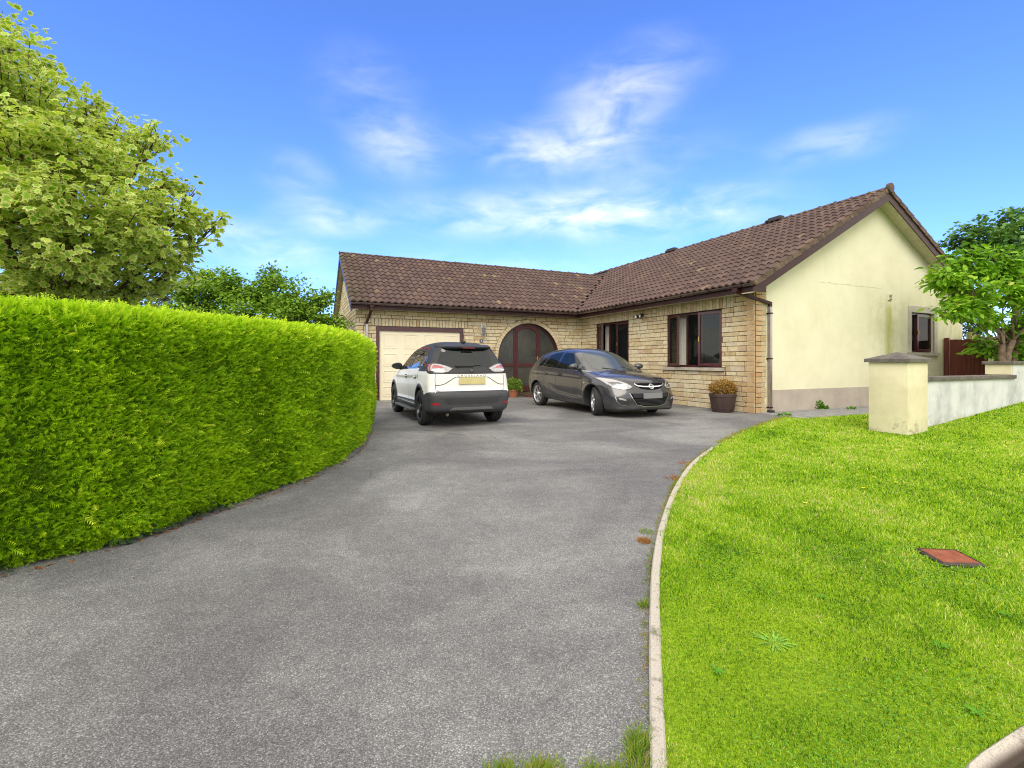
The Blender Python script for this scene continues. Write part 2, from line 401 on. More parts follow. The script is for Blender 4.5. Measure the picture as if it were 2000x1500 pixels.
# concrete kerbs
m = NT('kerb_concrete')
c = m.ramp(m.noise(3, 5, 0.65), [(0.25, (0.23, 0.205, 0.17)), (0.7, (0.38, 0.345, 0.29))])
c = m.mix(m.rng(m.vor(170).outputs['Distance'], 0.1, 0.5), c, (0.47, 0.43, 0.37)); c = m.mix(m.rng(m.noise(9, 6, 0.7), 0.55, 0.70), c, (0.16, 0.15, 0.11))
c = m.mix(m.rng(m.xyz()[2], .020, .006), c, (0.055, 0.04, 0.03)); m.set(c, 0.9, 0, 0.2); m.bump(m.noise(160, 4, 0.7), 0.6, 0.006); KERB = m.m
ke = smooth_path([gp(*p) for p in edge_px[:9]], 0.05)
def kerb_sweep(path, half, top, joint, name, gap=0.006, tilt=0.0):
    mb = MB(); acc = 0; seg = []; L_ = 0
    def flush(seg, k):
        vs, fs = [], []; n = len(seg)
        r = [random.uniform(-.004, .004) for _ in range(2)]
        for i, (p, nr) in enumerate(seg):
            tt = r[0] + (r[1] - r[0]) * i / max(1, n - 1); jt = random.uniform(-.0025, .0025)
            hw = half * (1 + jt * 10)
            for o, z in ((-hw, -0.08), (-hw, top - .008 + tt), (-hw + .007, top + tt + jt * .4), (hw - .007, top + tt - tilt), (hw, top - .008 + tt - tilt), (hw, -0.08)):
                q = p + nr * o; vs.append((q.x, q.y, z))
        for i in range(n - 1):
            for j in range(5): a = i * 6 + j; fs.append((a, a + 1, a + 7, a + 6))
        fs.append(tuple(range(5, -1, -1))); fs.append(tuple((n - 1) * 6 + j for j in range(6)))
        mb.add(vs, fs)
    for i, p in enumerate(path):
        t = (path[min(i + 1, len(path) - 1)] - path[max(i - 1, 0)]).normalized(); nr = Vector((t.y, -t.x, 0))
        seg.append((p, nr))
        if i: acc += (p - path[i - 1]).length
        if acc > joint and len(seg) > 2:
            flush(seg, 0); acc = 0; seg = [(p + t * gap, nr)]
    if len(seg) > 2: flush(seg, 0)
    return mb.build(name, KERB, angle=40)
rk_off = []
for i, p in enumerate(rkp):
    t = (rkp[min(i + 1, len(rkp) - 1)] - rkp[max(i - 1, 0)]).normalized()
    if p.x > 1.15: rk_off.append(p + Vector((t.y, -t.x, 0)) * 0.024)
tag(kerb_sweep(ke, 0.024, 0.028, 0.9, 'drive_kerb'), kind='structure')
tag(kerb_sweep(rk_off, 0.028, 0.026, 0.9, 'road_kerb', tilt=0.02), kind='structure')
# paving at the foot of the gable
m = NT('paving_slab')
c = m.ramp(m.noise(5, 5, 0.6), [(0.3, (0.17, 0.17, 0.17)), (0.7, (0.30, 0.30, 0.30))]); m.set(c, 0.85, 0, 0.25); m.bump(m.noise(90, 3), 0.4, 0.004)
mb = MB(); u = 0.02
for k in range(11):
    for r_ in range(2):
        a, b = hp(u, -7.28 - r_ * 0.6), hp(u + 0.89, -7.28 - r_ * 0.6 - 0.59)
        q = [hp(u, -7.28 - r_ * .6), hp(u + .89, -7.28 - r_ * .6), hp(u + .89, -7.87 - r_ * .6), hp(u, -7.87 - r_ * .6)]
        z = 0.018 + random.uniform(0, .006)
        mb.add([(p.x, p.y, -0.05) for p in q] + [(p.x, p.y, z) for p in q], [(0, 1, 2, 3), (4, 5, 6, 7), (0, 1, 5, 4), (1, 2, 6, 5), (2, 3, 7, 6), (3, 0, 4, 7)])
    u += 0.90
tag(mb.build('path', m.m), kind='structure')
# ---------------------------------------------------------------- the bungalow (house frame: u along, v away, z up)
LB, LG, WG, DG = 7.3, 7.96, 9.1, 7.1
PITCH = 0.557; CP = 1 / math.sqrt(1 + PITCH ** 2); SP = PITCH * CP
def zr(d): return 2.94 + (d + 0.45) * PITCH
house = empty('bungalow', HO, HT, None, 'L-shaped single-storey brick bungalow with brown tiled roofs, cream rendered gable and arched front door', 'bungalow')
MAROON = plain('maroon_frame', (0.060, 0.013, 0.016), 0.32, var=0.25, coat=0.2)
BROWN = plain('brown_upvc', (0.040, 0.015, 0.014), 0.42, var=0.3, spec=.25)
WHITE_UPVC = plain('white_upvc', (0.75, 0.75, 0.72), 0.35, var=0.04)
# brick
def brickmat(name):
    m = NT(name)
    t = m.attr('tone')
    c = m.ramp(t, [(0.0, (0.46, 0.34, 0.19)), (0.25, (0.54, 0.44, 0.265)), (0.5, (0.60, 0.51, 0.33)), (0.7, (0.63, 0.56, 0.39)), (0.85, (0.55, 0.49, 0.36)), (1.0, (0.50, 0.38, 0.27))])
    n = m.noise(9, 5, 0.7)
    c = m.mix(1.0, c, m.ramp(n, [(0.25, (0.66, 0.63, 0.58)), (0.5, (1, 1, 1)), (0.75, (1.14, 1.12, 1.1))]), 'MULTIPLY')
    c = m.mix(m.rng(m.noise(45, 4, 0.7), 0.60, 0.72), c, (0.24, 0.13, 0.07))
    x = m.xyz()
    # damp orange staining beside the corner downpipe
    s = m.math('MULTIPLY', m.rng(x[1], -LB + 0.55, -LB + 0.05), m.rng(x[0], 0.6, 0.02))
    c = m.mix(m.math('MULTIPLY', s, 0.55), c, (0.36, 0.17, 0.05))
    m.set(c, 0.92, 0, 0.2); m.bump(m.noise(55, 5, 0.75), 0.9, 0.012); return m.m
BRICK = brickmat('split_face_brick')
MORTAR = plain('mortar', (0.095, 0.072, 0.048), 0.95, spec=0.1, var=0.3, scale=12)
def one_brick(mb, place, q, tone):
    """q: 4 (s,z) corners anticlockwise"""
    cs = sum(p[0] for p in q) / 4; cz = sum(p[1] for p in q) / 4
    d = random.uniform(0.009, 0.016)
    fr = []
    for s, z in q:
        fr.append((s + (0.006 if s < cs else -0.006), z + (0.006 if z < cz else -0.006)))
    vs = [place(s, z, 0.0) for s, z in q] + [place(s, z, 0.006) for s, z in q] + [place(s, z, d + random.uniform(-.002, .002)) for s, z in fr]
    fs = [(8, 9, 10, 11)] + [(i, (i + 1) % 4, (i + 1) % 4 + 4, i + 4) for i in range(4)] + [(i + 4, (i + 1) % 4 + 4, (i + 1) % 4 + 8, i + 8) for i in range(4)]
    mb.add(vs, fs, max(0.01, tone))
def tone_(z=0): return min(1, max(0.02, random.gauss(0.52, 0.24)))
def rect_sub(r, o):
    a, b, c, d = r; e, f, g, h = o
    if e >= b or f <= a or g >= d or h <= c: return [r]
    out = []
    if e > a: out.append((a, e, c, d))
    if f < b: out.append((f, b, c, d))
    m0, m1 = max(a, e), min(b, f)
    if g > c: out.append((m0, m1, c, g))
    if h < d: out.append((m0, m1, h, d))
    return out
G = 0.0065
def brick_wall(name, place, s0, s1, z0, ztop, openings, arch=None, soldiers=(), parent=None, zmax=None):
    mb = MB(); z = z0; k = 0
    obst = list(openings) + [(a, b, c, d) for a, b, c, d in soldiers]
    while z < ztop - 0.02:
        h = (0.102 if k % 2 else 0.136) + random.uniform(-.003, .003)
        z1 = min(z + h, ztop)
        s = s0 - random.uniform(0, 0.2)
        while s < s1:
            l = random.choice((0.24, 0.31, 0.33, 0.37, 0.41, 0.44))
            a, b = max(s, s0), min(s + l, s1); s += l
            if b - a < 0.05: continue
            rects = [(a, b, z, z1)]
            for o in obst: rects = [q for r in rects for q in rect_sub(r, o)]
            for r in rects:
                a_, b_, c_, d_ = r
                if b_ - a_ < 0.03 or d_ - c_ < 0.025: continue
                tn = tone_()
                if zmax and d_ > zmax((a_ + b_) / 2): continue
                if arch:
                    ac, az, ro = arch
                    ch = lambda zz: math.sqrt(max(0, ro * ro - max(0, zz - az) ** 2)) if zz < az + ro else -1
                    h0, h1 = ch(c_), ch(d_)
                    if h0 > 0 and h1 < 0 and c_ < az + ro:
                        for r2 in rect_sub((a_, b_, c_, d_), (ac - h0 * .8, ac + h0 * .8, c_, az + ro)):
                            if r2[1] - r2[0] > .03 and r2[3] - r2[2] > .02: one_brick(mb, place, [(r2[0] + G, r2[2] + G), (r2[1] - G, r2[2] + G), (r2[1] - G, r2[3] - G), (r2[0] + G, r2[3] - G)], tn)
                        continue
                    if h0 > 0:
                        h1 = max(h1, 0)
                        lo, hi = (ac - h0, ac - h1), (ac + h0, ac + h1)
                        for side in (0, 1):
                            if side == 0: q = [(a_, c_), (min(b_, lo[0]), c_), (min(b_, lo[1]), d_), (a_, d_)]
                            else: q = [(max(a_, hi[0]), c_), (b_, c_), (b_, d_), (max(a_, hi[1]), d_)]
                            w0, w1 = q[1][0] - q[0][0], q[2][0] - q[3][0]
                            if w0 < 0.02 and w1 < 0.02: continue
                            if w0 < 0: q[1 if side == 0 else 0] = (q[0][0] + .011 if side == 0 else q[1][0] - .011, c_)
                            if w1 < 0: q[2 if side == 0 else 3] = (q[3][0] + .011 if side == 0 else q[2][0] - .011, d_)
                            q = [(q[0][0] + G, c_ + G), (q[1][0] - G, c_ + G), (q[2][0] - G, d_ - G), (q[3][0] + G, d_ - G)]
                            one_brick(mb, place, q, tn)
                        continue
                one_brick(mb, place, [(a_ + G, c_ + G), (b_ - G, c_ + G), (b_ - G, d_ - G), (a_ + G, d_ - G)], tn)
        z = z1; k += 1
    for a, b, c, d in soldiers:
        n = round((b - a) / 0.108)
        for i in range(n):
            x0 = a + (b - a) * i / n; x1 = a + (b - a) * (i + 1) / n
            one_brick(mb, place, [(x0 + G, c + G), (x1 - G, c + G), (x1 - G, d - G), (x0 + G, d - G)], tone_())
    return mb
def backing(place, s0, s1, z0, ztop, openings, arch=None, depth=0.22):
    """solid wall core with the openings left free"""
    mb = MB(); cuts = {s0, s1}
    for o in openings: cuts |= {max(s0, o[0]), min(s1, o[1])}
    if arch:
        ac, az, ro = arch; cuts |= {ac + ro * math.sin(t * math.pi / 48) for t in range(-24, 25)}
    cuts = sorted(cuts)
    for a, b in zip(cuts, cuts[1:]):
        if b - a < 1e-4: continue
        m_ = (a + b) / 2; iv = [(z0, ztop)]
        for o in openings:
            if o[0] < m_ < o[1]: iv = [q for r in iv for q in ([(r[0], min(r[1], o[2]))] if o[2] > r[0] else []) + ([(max(r[0], o[3]), r[1])] if o[3] < r[1] else [])]
        if arch and abs(m_ - ac) < ro:
            t = az + math.sqrt(ro * ro - (m_ - ac) ** 2); iv = [(z0, DOORZ), (t, ztop)]
        for c, d in iv:
            if d - c < 1e-3: continue
            vs = [place(s, z, dd) for dd in (0, -depth) for z in (c, d) for s in (a, b)]
            mb.add(vs, [(0, 1, 3, 2), (4, 6, 7, 5), (0, 4, 5, 1), (2, 3, 7, 6), (0, 2, 6, 4), (1, 5, 7, 3)])
    return mb
pf = lambda s, z, d: (s, -d, z)               # garage front
pr = lambda s, z, d: (-d, -s, z)              # brick side of the near wing
pg = lambda s, z, d: (s, -LB - d, z)          # gable
pl = lambda s, z, d: (-LG - d, s, z)          # garage end
GAR = (-7.39, -4.60, -0.1, 2.29)
DOORZ = 0.20; ARC, ARZ, ARR = -2.175, 1.355, 1.185
W1 = (0.955, 2.726, 1.05, 2.51); W2 = (4.466, 6.36, 1.05, 2.51)
WT = 2.80
wf = backing(pf, -LG, 0.0, -0.1, WT, [GAR], (ARC, ARZ, ARR)).build('front_wall', MORTAR, house)
b = brick_wall('b', pf, -LG, 0.0, 0.0, WT, [GAR, (ARC - ARR - .125, ARC + ARR + .125, DOORZ - .0, ARZ)], (ARC, ARZ, ARR + 0.125), [(-7.55, -4.45, 2.29, 2.525)])
# arch ring of bricks on edge
n = 36
for i in range(n):
    a0, a1 = math.pi * i / n + .004, math.pi * (i + 1) / n - .004
    q = [(ARC + r * math.cos(a), ARZ + r * math.sin(a)) for r, a in ((ARR, a1), (ARR, a0), (ARR + .12, a0), (ARR + .12, a1))]
    vs = [pf(s, z, 0) for s, z in q] + [pf(s, z, 0.02 + random.uniform(-.003, .003)) for s, z in q]
    b.add(vs, [(4, 5, 6, 7), (0, 1, 5, 4), (1, 2, 6, 5), (2, 3, 7, 6), (3, 0, 4, 7)], tone_())
z = DOORZ
while z < ARZ - .05:
    for x0 in (ARC - ARR - .12, ARC + ARR):
        one_brick(b, pf, [(x0 + .002, z + G), (x0 + .118, z + G), (x0 + .118, z + .1), (x0 + .002, z + .1)], tone_())
    z += .105
b.build('brickwork', BRICK, wf)
wr_ = backing(pr, 0.0, LB, -0.1, WT, [W1, W2]).build('side_wall', MORTAR, house)
b = brick_wall('b', pr, 0.012, LB, 0.0, WT, [W1, W2, (4.30, 6.47, .955, 1.05), (.80, 2.85, .955, 1.05)], None, [(0.55, 2.95, 2.51, 2.79), (4.02, 6.72, 2.51, 2.79)])
b.build('brickwork', BRICK, wr_)
# garage end wall, gable shaped
le = MB(); le.prism([(0, -.1), (DG, -.1), (DG, WT), (DG / 2, zr(DG / 2) - .12), (0, WT)], lambda s, z, d: (-LG - d, s, z), 0, -0.2)
le = le.build('garage_end_wall', MORTAR, house)
b = brick_wall('b', pl, 0.0, DG, 0.0, zr(DG / 2) - .15, [], zmax=lambda s: zr(min(s, DG - s)) - .2)
b.build('brickwork', BRICK, le)
# rendered gable
m = NT('cream_render')
x = m.xyz(); n1 = m.noise(1.3, 6, 0.65); 
c = m.ramp(n1, [(0.3, (0.62, 0.595, 0.42)), (0.55, (0.69, 0.665, 0.485)), (0.75, (0.72, 0.70, 0.53))])
def gauss(m, src, mid, wid):
    return m.math('POWER', 2.718, m.math('MULTIPLY', m.math('POWER', m.math('ABSOLUTE', m.math('DIVIDE', m.math('SUBTRACT', src, mid), wid)), 2.0), -1.0))
st = m.math('MULTIPLY', m.math('MULTIPLY', gauss(m, x[0], 5.25, 0.20), m.rng(x[2], 2.92, 2.6)), m.rng(m.noise(2.5, 4, 0.7, stretch=(3, 1, 0.4)), 0.25, 0.6))
c = m.mix(m.math('MULTIPLY', st, 0.85), c, (0.40, 0.40, 0.10))
st2 = m.math('MULTIPLY', gauss(m, x[0], 5.2, 0.9), m.math('MULTIPLY', m.rng(x[2], 3.5, 2.9), m.rng(m.noise(4, 5, 0.7), 0.45, 0.68)))
c = m.mix(m.math('MULTIPLY', st2, 0.35), c, (0.42, 0.38, 0.20))
mould = m.math('MULTIPLY', m.rng(x[0], 6.4, 8.6), m.rng(m.noise(3, 5, 0.7, stretch=(2, 1, .6)), 0.38, 0.6))
c = m.mix(m.math('MULTIPLY', mould, 0.45), c, (0.42, 0.40, 0.16))
wob = m.math('MULTIPLY', m.math('SUBTRACT', m.noise(2.2, 4, 0.6), 0.5), 0.10)
cr = m.math('MULTIPLY', gauss(m, m.math('ADD', x[2], wob), 3.18, 0.011), m.math('MULTIPLY', m.rng(x[0], 1.7, 2.6), m.rng(x[0], 5.0, 4.6)))
cr = m.math('MULTIPLY', cr, m.rng(m.noise(7, 4, .7), 0.35, 0.55))
c = m.mix(m.math('MULTIPLY', cr, 0.5), c, (0.16, 0.13, 0.08))
c = m.mix(m.math('MULTIPLY', m.rng(m.noise(6, 6, 0.75, stretch=(1, 1, .35)), 0.60, 0.72), 0.30), c, (0.40, 0.36, 0.22))
m.set(c, 0.92, 0, 0.15); m.bump(m.noise(120, 5, 0.7), 0.3, 0.004); RENDER = m.m
GW = (6.29, 7.49, 1.46, 2.60)
mb = MB()
def gz(u): return zr(u if u < WG / 2 else WG - u) - 0.11
cuts = [0.0, 0.36, GW[0], GW[1], WG / 2, WG]; cuts = sorted(cuts)
for a, b2 in zip(cuts, cuts[1:]):
    parts = [(-0.1, None)]
    if GW[0] <= (a + b2) / 2 <= GW[1]: parts = [(-0.1, GW[2]), (GW[3], None)]
    for lo, hi in parts:
        q = [(a, lo), (b2, lo), (b2, hi if hi else gz(b2)), (a, hi if hi else gz(a))]
        off = 0.012 if a >= 0.36 else -0.004
        mb.prism(q, lambda s, z, d: pg(s, z, d), off, -0.22)
gw = mb.build('gable_wall', RENDER, house)
b = brick_wall('b', pg, 0.012, 0.355, 0.0, 2.95, [])
b.build('brickwork', BRICK, gw)
m = NT('plinth_render'); c = m.ramp(m.noise(2, 5, 0.6), [(0.3, (0.36, 0.31, 0.27)), (0.7, (0.47, 0.42, 0.36))]); m.set(c, 0.9, 0, 0.2); m.bump(m.noise(90, 4), 0.4, 0.004)
mb = MB(); mb.box(0.37, WG, -LB - 0.035, -LB - 0.013, -0.1, 0.53); mb.build('plinth', m.m, house)
# far walls (not seen from here, but real)
mb = MB(); mb.box(WG - .2, WG - .002, -LB + .01, DG, -.1, WT); mb.box(-LG + .2, WG - .21, DG - .2, DG - .002, -.1, WT)
mb.build('rear_wall', RENDER, house)
mb = MB(); mb.box(-LG + .21, WG - .21, .23, DG - .21, .02, .05); mb.box(.23, WG - .21, -LB + .23, .2, .02, .05)
mb.build('inner_floor', plain('carpet', (.12, .09, .07), .9), house)
mb = MB(); mb.box(3.2, 3.28, -LB + .23, .2, .05, 2.7); mb.build('inner_wall', plain('room_paint', (.42, .36, .25), .8), house)
mb = MB(); mb.box(.23, WG - .21, -LB + .23, DG - .2, 2.7, 2.72); mb.box(-LG + .21, .2, .23, DG - .21, 2.7, 2.72)
mb.build('ceiling', plain('ceiling_paint', (.5, .5, .48), .8), house)
# ---- roofs
m = NT('roof_tile')
t = m.attr('tone'); c = m.ramp(t, [(0.0, (0.078, 0.050, 0.045)), (0.5, (0.096, 0.062, 0.055)), (0.9, (0.116, 0.075, 0.064)), (0.985, (0.135, 0.088, 0.066)), (0.996, (0.19, 0.14, 0.085))])
c = m.mix(m.math('MULTIPLY', m.rng(m.noise(5, 6, 0.7), 0.52, 0.70), .7), c, (0.062, 0.044, 0.037))
c = m.mix(m.math('MULTIPLY', m.rng(m.noise(14, 5, 0.7), 0.68, 0.76), 0.35), c, (0.20, 0.16, 0.09))
x = m.xyz()
moss = m.math('MULTIPLY', m.rng(x[0], -7.2, -8.1), m.rng(m.noise(2.2, 4, .6), 0.40, 0.6))
c = m.mix(m.math('MULTIPLY', moss, 0.75), c, (0.055, 0.048, 0.020))
m.set(c, 0.85, 0, 0.25); m.bump(m.noise(70, 5, 0.7), 0.6, 0.008); TILE = m.m
roof = empty('roof', (0, 0, 0), 0, house)
def tile_slope(name, org, sdir, up, nrm, slen, tlen, ok):
    mb = MB(); g = 0.345; k = 0
    org, sdir, up, nrm = map(Vector, (org, sdir, up, nrm)); rw = 0.20; K = 8
    h = [0.052 * (0.5 - 0.5 * math.cos(2 * math.pi * j / K)) ** 0.75 - 0.004 for j in range(K + 1)]
    while k * g < tlen - 0.05:
        t0, t1 = k * g, min((k + 1) * g + 0.03, tlen + .02); i = 0
        while i * rw < slen:
            s = i * rw
            if ok(s + rw / 2, t0 + g / 2):
                jt = random.uniform(-.004, .004); tn = random.random(); jz = random.uniform(-.002, .003); sl = random.uniform(-.006, .006)
                vs = []
                for (tt, off) in ((t0 + jt + sl, 0.0 + jz), (t0 + jt + sl, 0.042 + jz), (t1, 0.010)):
                    for j in range(K + 1):
                        p = org + sdir * (s + rw * j / K) + up * tt + nrm * (off + h[j])
                        vs.append(p)
                n_ = K + 1
                fs = [(r * n_ + j, r * n_ + j + 1, (r + 1) * n_ + j + 1, (r + 1) * n_ + j) for r in (0, 1) for j in range(K)]
                mb.add(vs, fs, max(.01, tn))
            i += 1
        k += 1
    return mb.build(name, TILE, roof, fix=False, angle=50)
nl = (-SP, 0, CP); nf = (0, -SP, CP)
tlR = (WG / 2 + .45) / CP; tlG = (DG / 2 + .45) / CP
tile_slope('tiles', (-0.48, -LB - 0.35, zr(-.48)), (0, 1, 0), (CP, 0, SP), nl, LB + 0.35 + DG, tlR, lambda s, t: (s - LB - .35) < (t * CP - .48) + 0.02)
tile_slope('tiles', (-LG - .24, -0.48, zr(-.48)), (1, 0, 0), (0, CP, SP), nf, LG + 6, tlG, lambda s, t: (s - LG - .24) < (t * CP - .48) - 0.06)
tile_slope('tiles', (WG + 0.48, -LB - 0.35, zr(-.48)), (0, 1, 0), (-CP, 0, SP), (SP, 0, CP), LB + .35 + DG, tlR, lambda s, t: True)
# deck under the tiles, valley, ridge
DECK = plain('roof_underside', (0.03, 0.02, 0.018), 0.9)
mb = MB()
def slab(pts, th=.03):
    n_ = len(pts); mb.add([(p[0], p[1], p[2]) for p in pts] + [(p[0], p[1], p[2] - th) for p in pts],
        [tuple(range(n_)), tuple(range(2 * n_ - 1, n_ - 1, -1))] + [(i, i + n_, (i + 1) % n_ + n_, (i + 1) % n_) for i in range(n_)])
dz = -0.012
slab([(-.44, -LB - .32, zr(-.44) + dz), (WG / 2, -LB - .32, zr(WG / 2) + dz), (WG / 2, DG, zr(WG / 2) + dz), (DG / 2, DG / 2, zr(DG / 2) + dz), (-.44, -.44, zr(-.44) + dz)])
slab([(WG + .44, -LB - .32, zr(-.44) + dz), (WG / 2, -LB - .32, zr(WG / 2) + dz), (WG / 2, DG, zr(WG / 2) + dz), (WG + .44, DG, zr(-.44) + dz)])
slab([(-LG - .2, -.44, zr(-.44) + dz), (-.44, -.44, zr(-.44) + dz), (DG / 2, DG / 2, zr(DG / 2) + dz), (-LG - .2, DG / 2, zr(DG / 2) + dz)])
slab([(-LG - .2, DG + .44, zr(-.44) + dz), (WG / 2, DG + .44, zr(-.44) + dz), (WG / 2, DG / 2, zr(DG / 2) + dz), (-LG - .2, DG / 2, zr(DG / 2) + dz)])
mb.build('roof_deck', DECK, roof)
mb = MB(); a_, b_ = Vector((-.47, -.47, zr(-.47) + .018)), Vector((DG / 2, DG / 2, zr(DG / 2) + .018)); pp = Vector((.06, -.06, 0))
mb.add([a_ + pp, b_ + pp, b_ - pp, a_ - pp, a_, b_], [(0, 1, 5, 4), (4, 5, 2, 3)]); mb.build('valley', plain('lead', (.05, .04, .035), .6), roof)
m2 = NT('ridge_tile'); c = m2.ramp(m2.noise(4, 6, .7), [(0.3, (0.07, 0.05, 0.04)), (0.55, (0.12, 0.085, 0.065)), (0.75, (0.19, 0.165, 0.085))]); m2.set(c, .9, 0, .2); m2.bump(m2.noise(60, 4), .5, .006)
def ridge(p0, p1, name):
    mb = MB(); p0, p1 = Vector(p0), Vector(p1); d = (p1 - p0); n_ = round(d.length / .45); d /= n_; sd_ = Vector((0, 0, 1)).cross(d.normalized())
    for i in range(n_):
        vs = []; q0 = p0 + d * i + Vector((0, 0, random.uniform(-.006, .006))); q1 = q0 + d * 1.02 + Vector((0, 0, -.008))
        for q, rr in ((q0, .128), (q0, .108), (q1, .108)):
            for j in range(9):
                an = math.pi * (j / 8); vs.append(q + sd_ * rr * math.cos(an) * 1.05 + Vector((0, 0, rr * math.sin(an) * .82 - .05)))
        mb.add(vs, [(r * 9 + j, r * 9 + j + 1, r * 9 + j + 10, r * 9 + j + 9) for r in (0, 1) for j in range(8)] + [(0, 1, 2, 3, 4, 5, 6, 7, 8)])
    mb.build(name, m2.m, roof, angle=40)
ridge((WG / 2, -LB - .36, zr(WG / 2) + .03), (WG / 2, DG, zr(WG / 2) + .03), 'ridge_tiles')
ridge((-LG - .24, DG / 2, zr(DG / 2) + .03), (DG / 2 + .2, DG / 2, zr(DG / 2) + .03), 'ridge_tiles')
mb = MB(); mb.lathe([(0.0, -.02), (.125, -.02), (.125, .06), (0, .06)], WG / 2, 0, zr(WG / 2) + .02, 20, axis='y')
mb.v = [(x_, y_ - LB - .41, z_) for x_, y_, z_ in mb.v]; mb.build('ridge_end', m2.m, roof, angle=40)
# verge tiles along the gable
mb = MB(); g = .345; mv = NT('verge_tile'); c = mv.ramp(mv.attr('tone'), [(0, (.09, .06, .05)), (1, (.16, .11, .085))]); c = mv.mix(mv.rng(mv.noise(9, 6, .75), .50, .70), c, (.22, .18, .11)); c = mv.mix(mv.rng(mv.noise(4, 5, .7), .5, .65), c, (.07, .055, .04)); mv.set(c, .9, 0, .2); mv.bump(mv.noise(60, 5, .7), .6, .008)
for side in (0, 1):
    for k in range(int(tlR / g) + 1):
        t0 = k * g; t1 = min(t0 + g + .02, tlR)
        if t1 - t0 < .1: continue
        tn = random.random()
        pts = []
        for (tt, o0, o1) in ((t0, -.060, .062), (t1, -.080, .035)):
            for v_ in (-LB - .39, -LB - .26):
                for o in (o0, o1):
                    d = -.48 + tt * CP - o * SP; uu = d if side == 0 else WG - d
                    oo = o - (.028 if (v_ > -LB - .36 and o == o1) else 0)
                    pts.append((uu, v_, zr(-.48) + tt * SP + oo * CP))
        mb.add(pts, [(0, 1, 3, 2), (4, 6, 7, 5), (0, 4, 5, 1), (2, 3, 7, 6), (1, 5, 7, 3), (0, 2, 6, 4)], tn + .01)
mb.build('verge_tiles', mv.m, roof, angle=30)
# bargeboards, verge soffit
mb = MB()
for side in (0, 1):
    f = (lambda d, v_, z_: (d, v_, z_)) if side == 0 else (lambda d, v_, z_: (WG - d, v_, z_))
    e = -.50; q = [(e, zr(e) - .09), (WG / 2 + .02, zr(WG / 2) - .08), (WG / 2 + .02, zr(WG / 2) - .30), (e + .40, zr(e + .40) - .27), (e + .40, 2.74), (e, 2.74)]
    if side: q = [(e, zr(e) - .09), (WG / 2 - .02, zr(WG / 2) - .08), (WG / 2 - .02, zr(WG / 2) - .30), (e, zr(e) - .28)]
    mb.prism(q, lambda p, z_, d: f(p, d, z_), -LB - .36, -LB - .335)
mb.build('bargeboard', BROWN, house)
mb = MB()
for sg in (0, 1):
    d0, d1 = -.45, WG / 2
    f = (lambda d: d) if sg == 0 else (lambda d: WG - d)
    a = [(f(d0), -LB - .335, zr(d0) - .22), (f(d1), -LB - .335, zr(d1) - .22), (f(d1), -LB - .012, zr(d1) - .22), (f(d0), -LB - .012, zr(d0) - .22)]
    mb.add(a + [(p[0], p[1], p[2] + .012) for p in a], [(0, 1, 2, 3), (4, 7, 6, 5), (0, 4, 5, 1), (1, 5, 6, 2), (2, 6, 7, 3), (3, 7, 4, 0)])
mb.build('verge_soffit', plain('soffit_board', (0.55, 0.50, 0.36), .6), house)
mb = MB(); a = -LG - .22
mb.prism([(-.5, zr(-.5) + .0), (DG / 2, zr(DG / 2) + .02), (DG + .5, zr(-.5) + .0), (DG + .5, zr(-.5) - .24), (DG / 2, zr(DG / 2) - .26), (-.5, zr(-.5) - .24)], lambda p, z_, d: (d, p, z_), a, a + .025)
mb.build('bargeboard', BROWN, house)
mb = MB()
for d0, d1 in ((-.45, DG / 2), (DG + .45, DG / 2)):
    zz = lambda d: zr(min(d, DG - d)) - .22
    mb.add([(a + .026, d0, zz(d0)), (a + .026, d1, zz(d1)), (-LG, d1, zz(d1)), (-LG, d0, zz(d0))], [(0, 1, 2, 3)])
mb.build('verge_soffit', plain('soffit_board_dull', (0.42, 0.37, 0.26), .6), house)
# fascia, soffit, gutter
mb = MB(); mb.box(-LG - .19, -.41, -.43, -.41, 2.75, 2.925); mb.box(-.43, -.41, -LB - .33, -.43, 2.75, 2.925); mb.build('fascia', BROWN, house)
mb = MB(); mb.box(-LG - .19, -.012, -.41, -.012, 2.785, 2.80); mb.box(-.41, -.012, -LB - .33, -.41, 2.785, 2.80); mb.build('soffit', plain('soffit_white', (.62, .56, .42), .5), house)
mb = MB()
def gutter(p0, p1, sd_):
    vs = []; p0, p1, sd_ = Vector(p0), Vector(p1), Vector(sd_); n_ = 9
    for q in (p0, p1):
        for rr in (.062, .057):
            for j in range(n_):
                an = math.pi * j / (n_ - 1); vs.append(q + sd_ * rr * math.cos(an) + Vector((0, 0, -rr * math.sin(an))))
    f = []
    for j in range(n_ - 1): f += [(j, j + 1, 2 * n_ + j + 1, 2 * n_ + j), (n_ + j, 3 * n_ + j, 3 * n_ + j + 1, n_ + j + 1)]
    f += [(0, 2 * n_, 3 * n_, n_), (n_ - 1, 2 * n_ - 1, 4 * n_ - 1, 3 * n_ - 1)]
    for b_ in (0, 2 * n_): f.append(tuple(range(b_, b_ + n_)))
    mb.add(vs, f)
GZ = 2.925
gutter((-LG - .22, -.50, GZ), (-.44, -.50, GZ), (0, -1, 0)); gutter((-.50, -.56, GZ), (-.50, -LB - .32, GZ), (-1, 0, 0))
for k in range(8):
    x0 = -LG + .35 + k * 1.02; mb.lathe([(.064, 0), (.068, 0), (.068, .035), (.064, .035)], 0, 0, 0, 16)
    mb.v[-64:] = [(x0 + z_, -.50 + y_, GZ + (-abs(x_) if True else x_)) for x_, y_, z_ in mb.v[-64:]]
for k in range(8):
    y0 = -.9 - k * .93; mb.lathe([(.064, 0), (.068, 0), (.068, .035), (.064, .035)], 0, 0, 0, 16)
    mb.v[-64:] = [(-.50 + x_, y0 + z_, GZ - abs(y_)) for x_, y_, z_ in mb.v[-64:]]
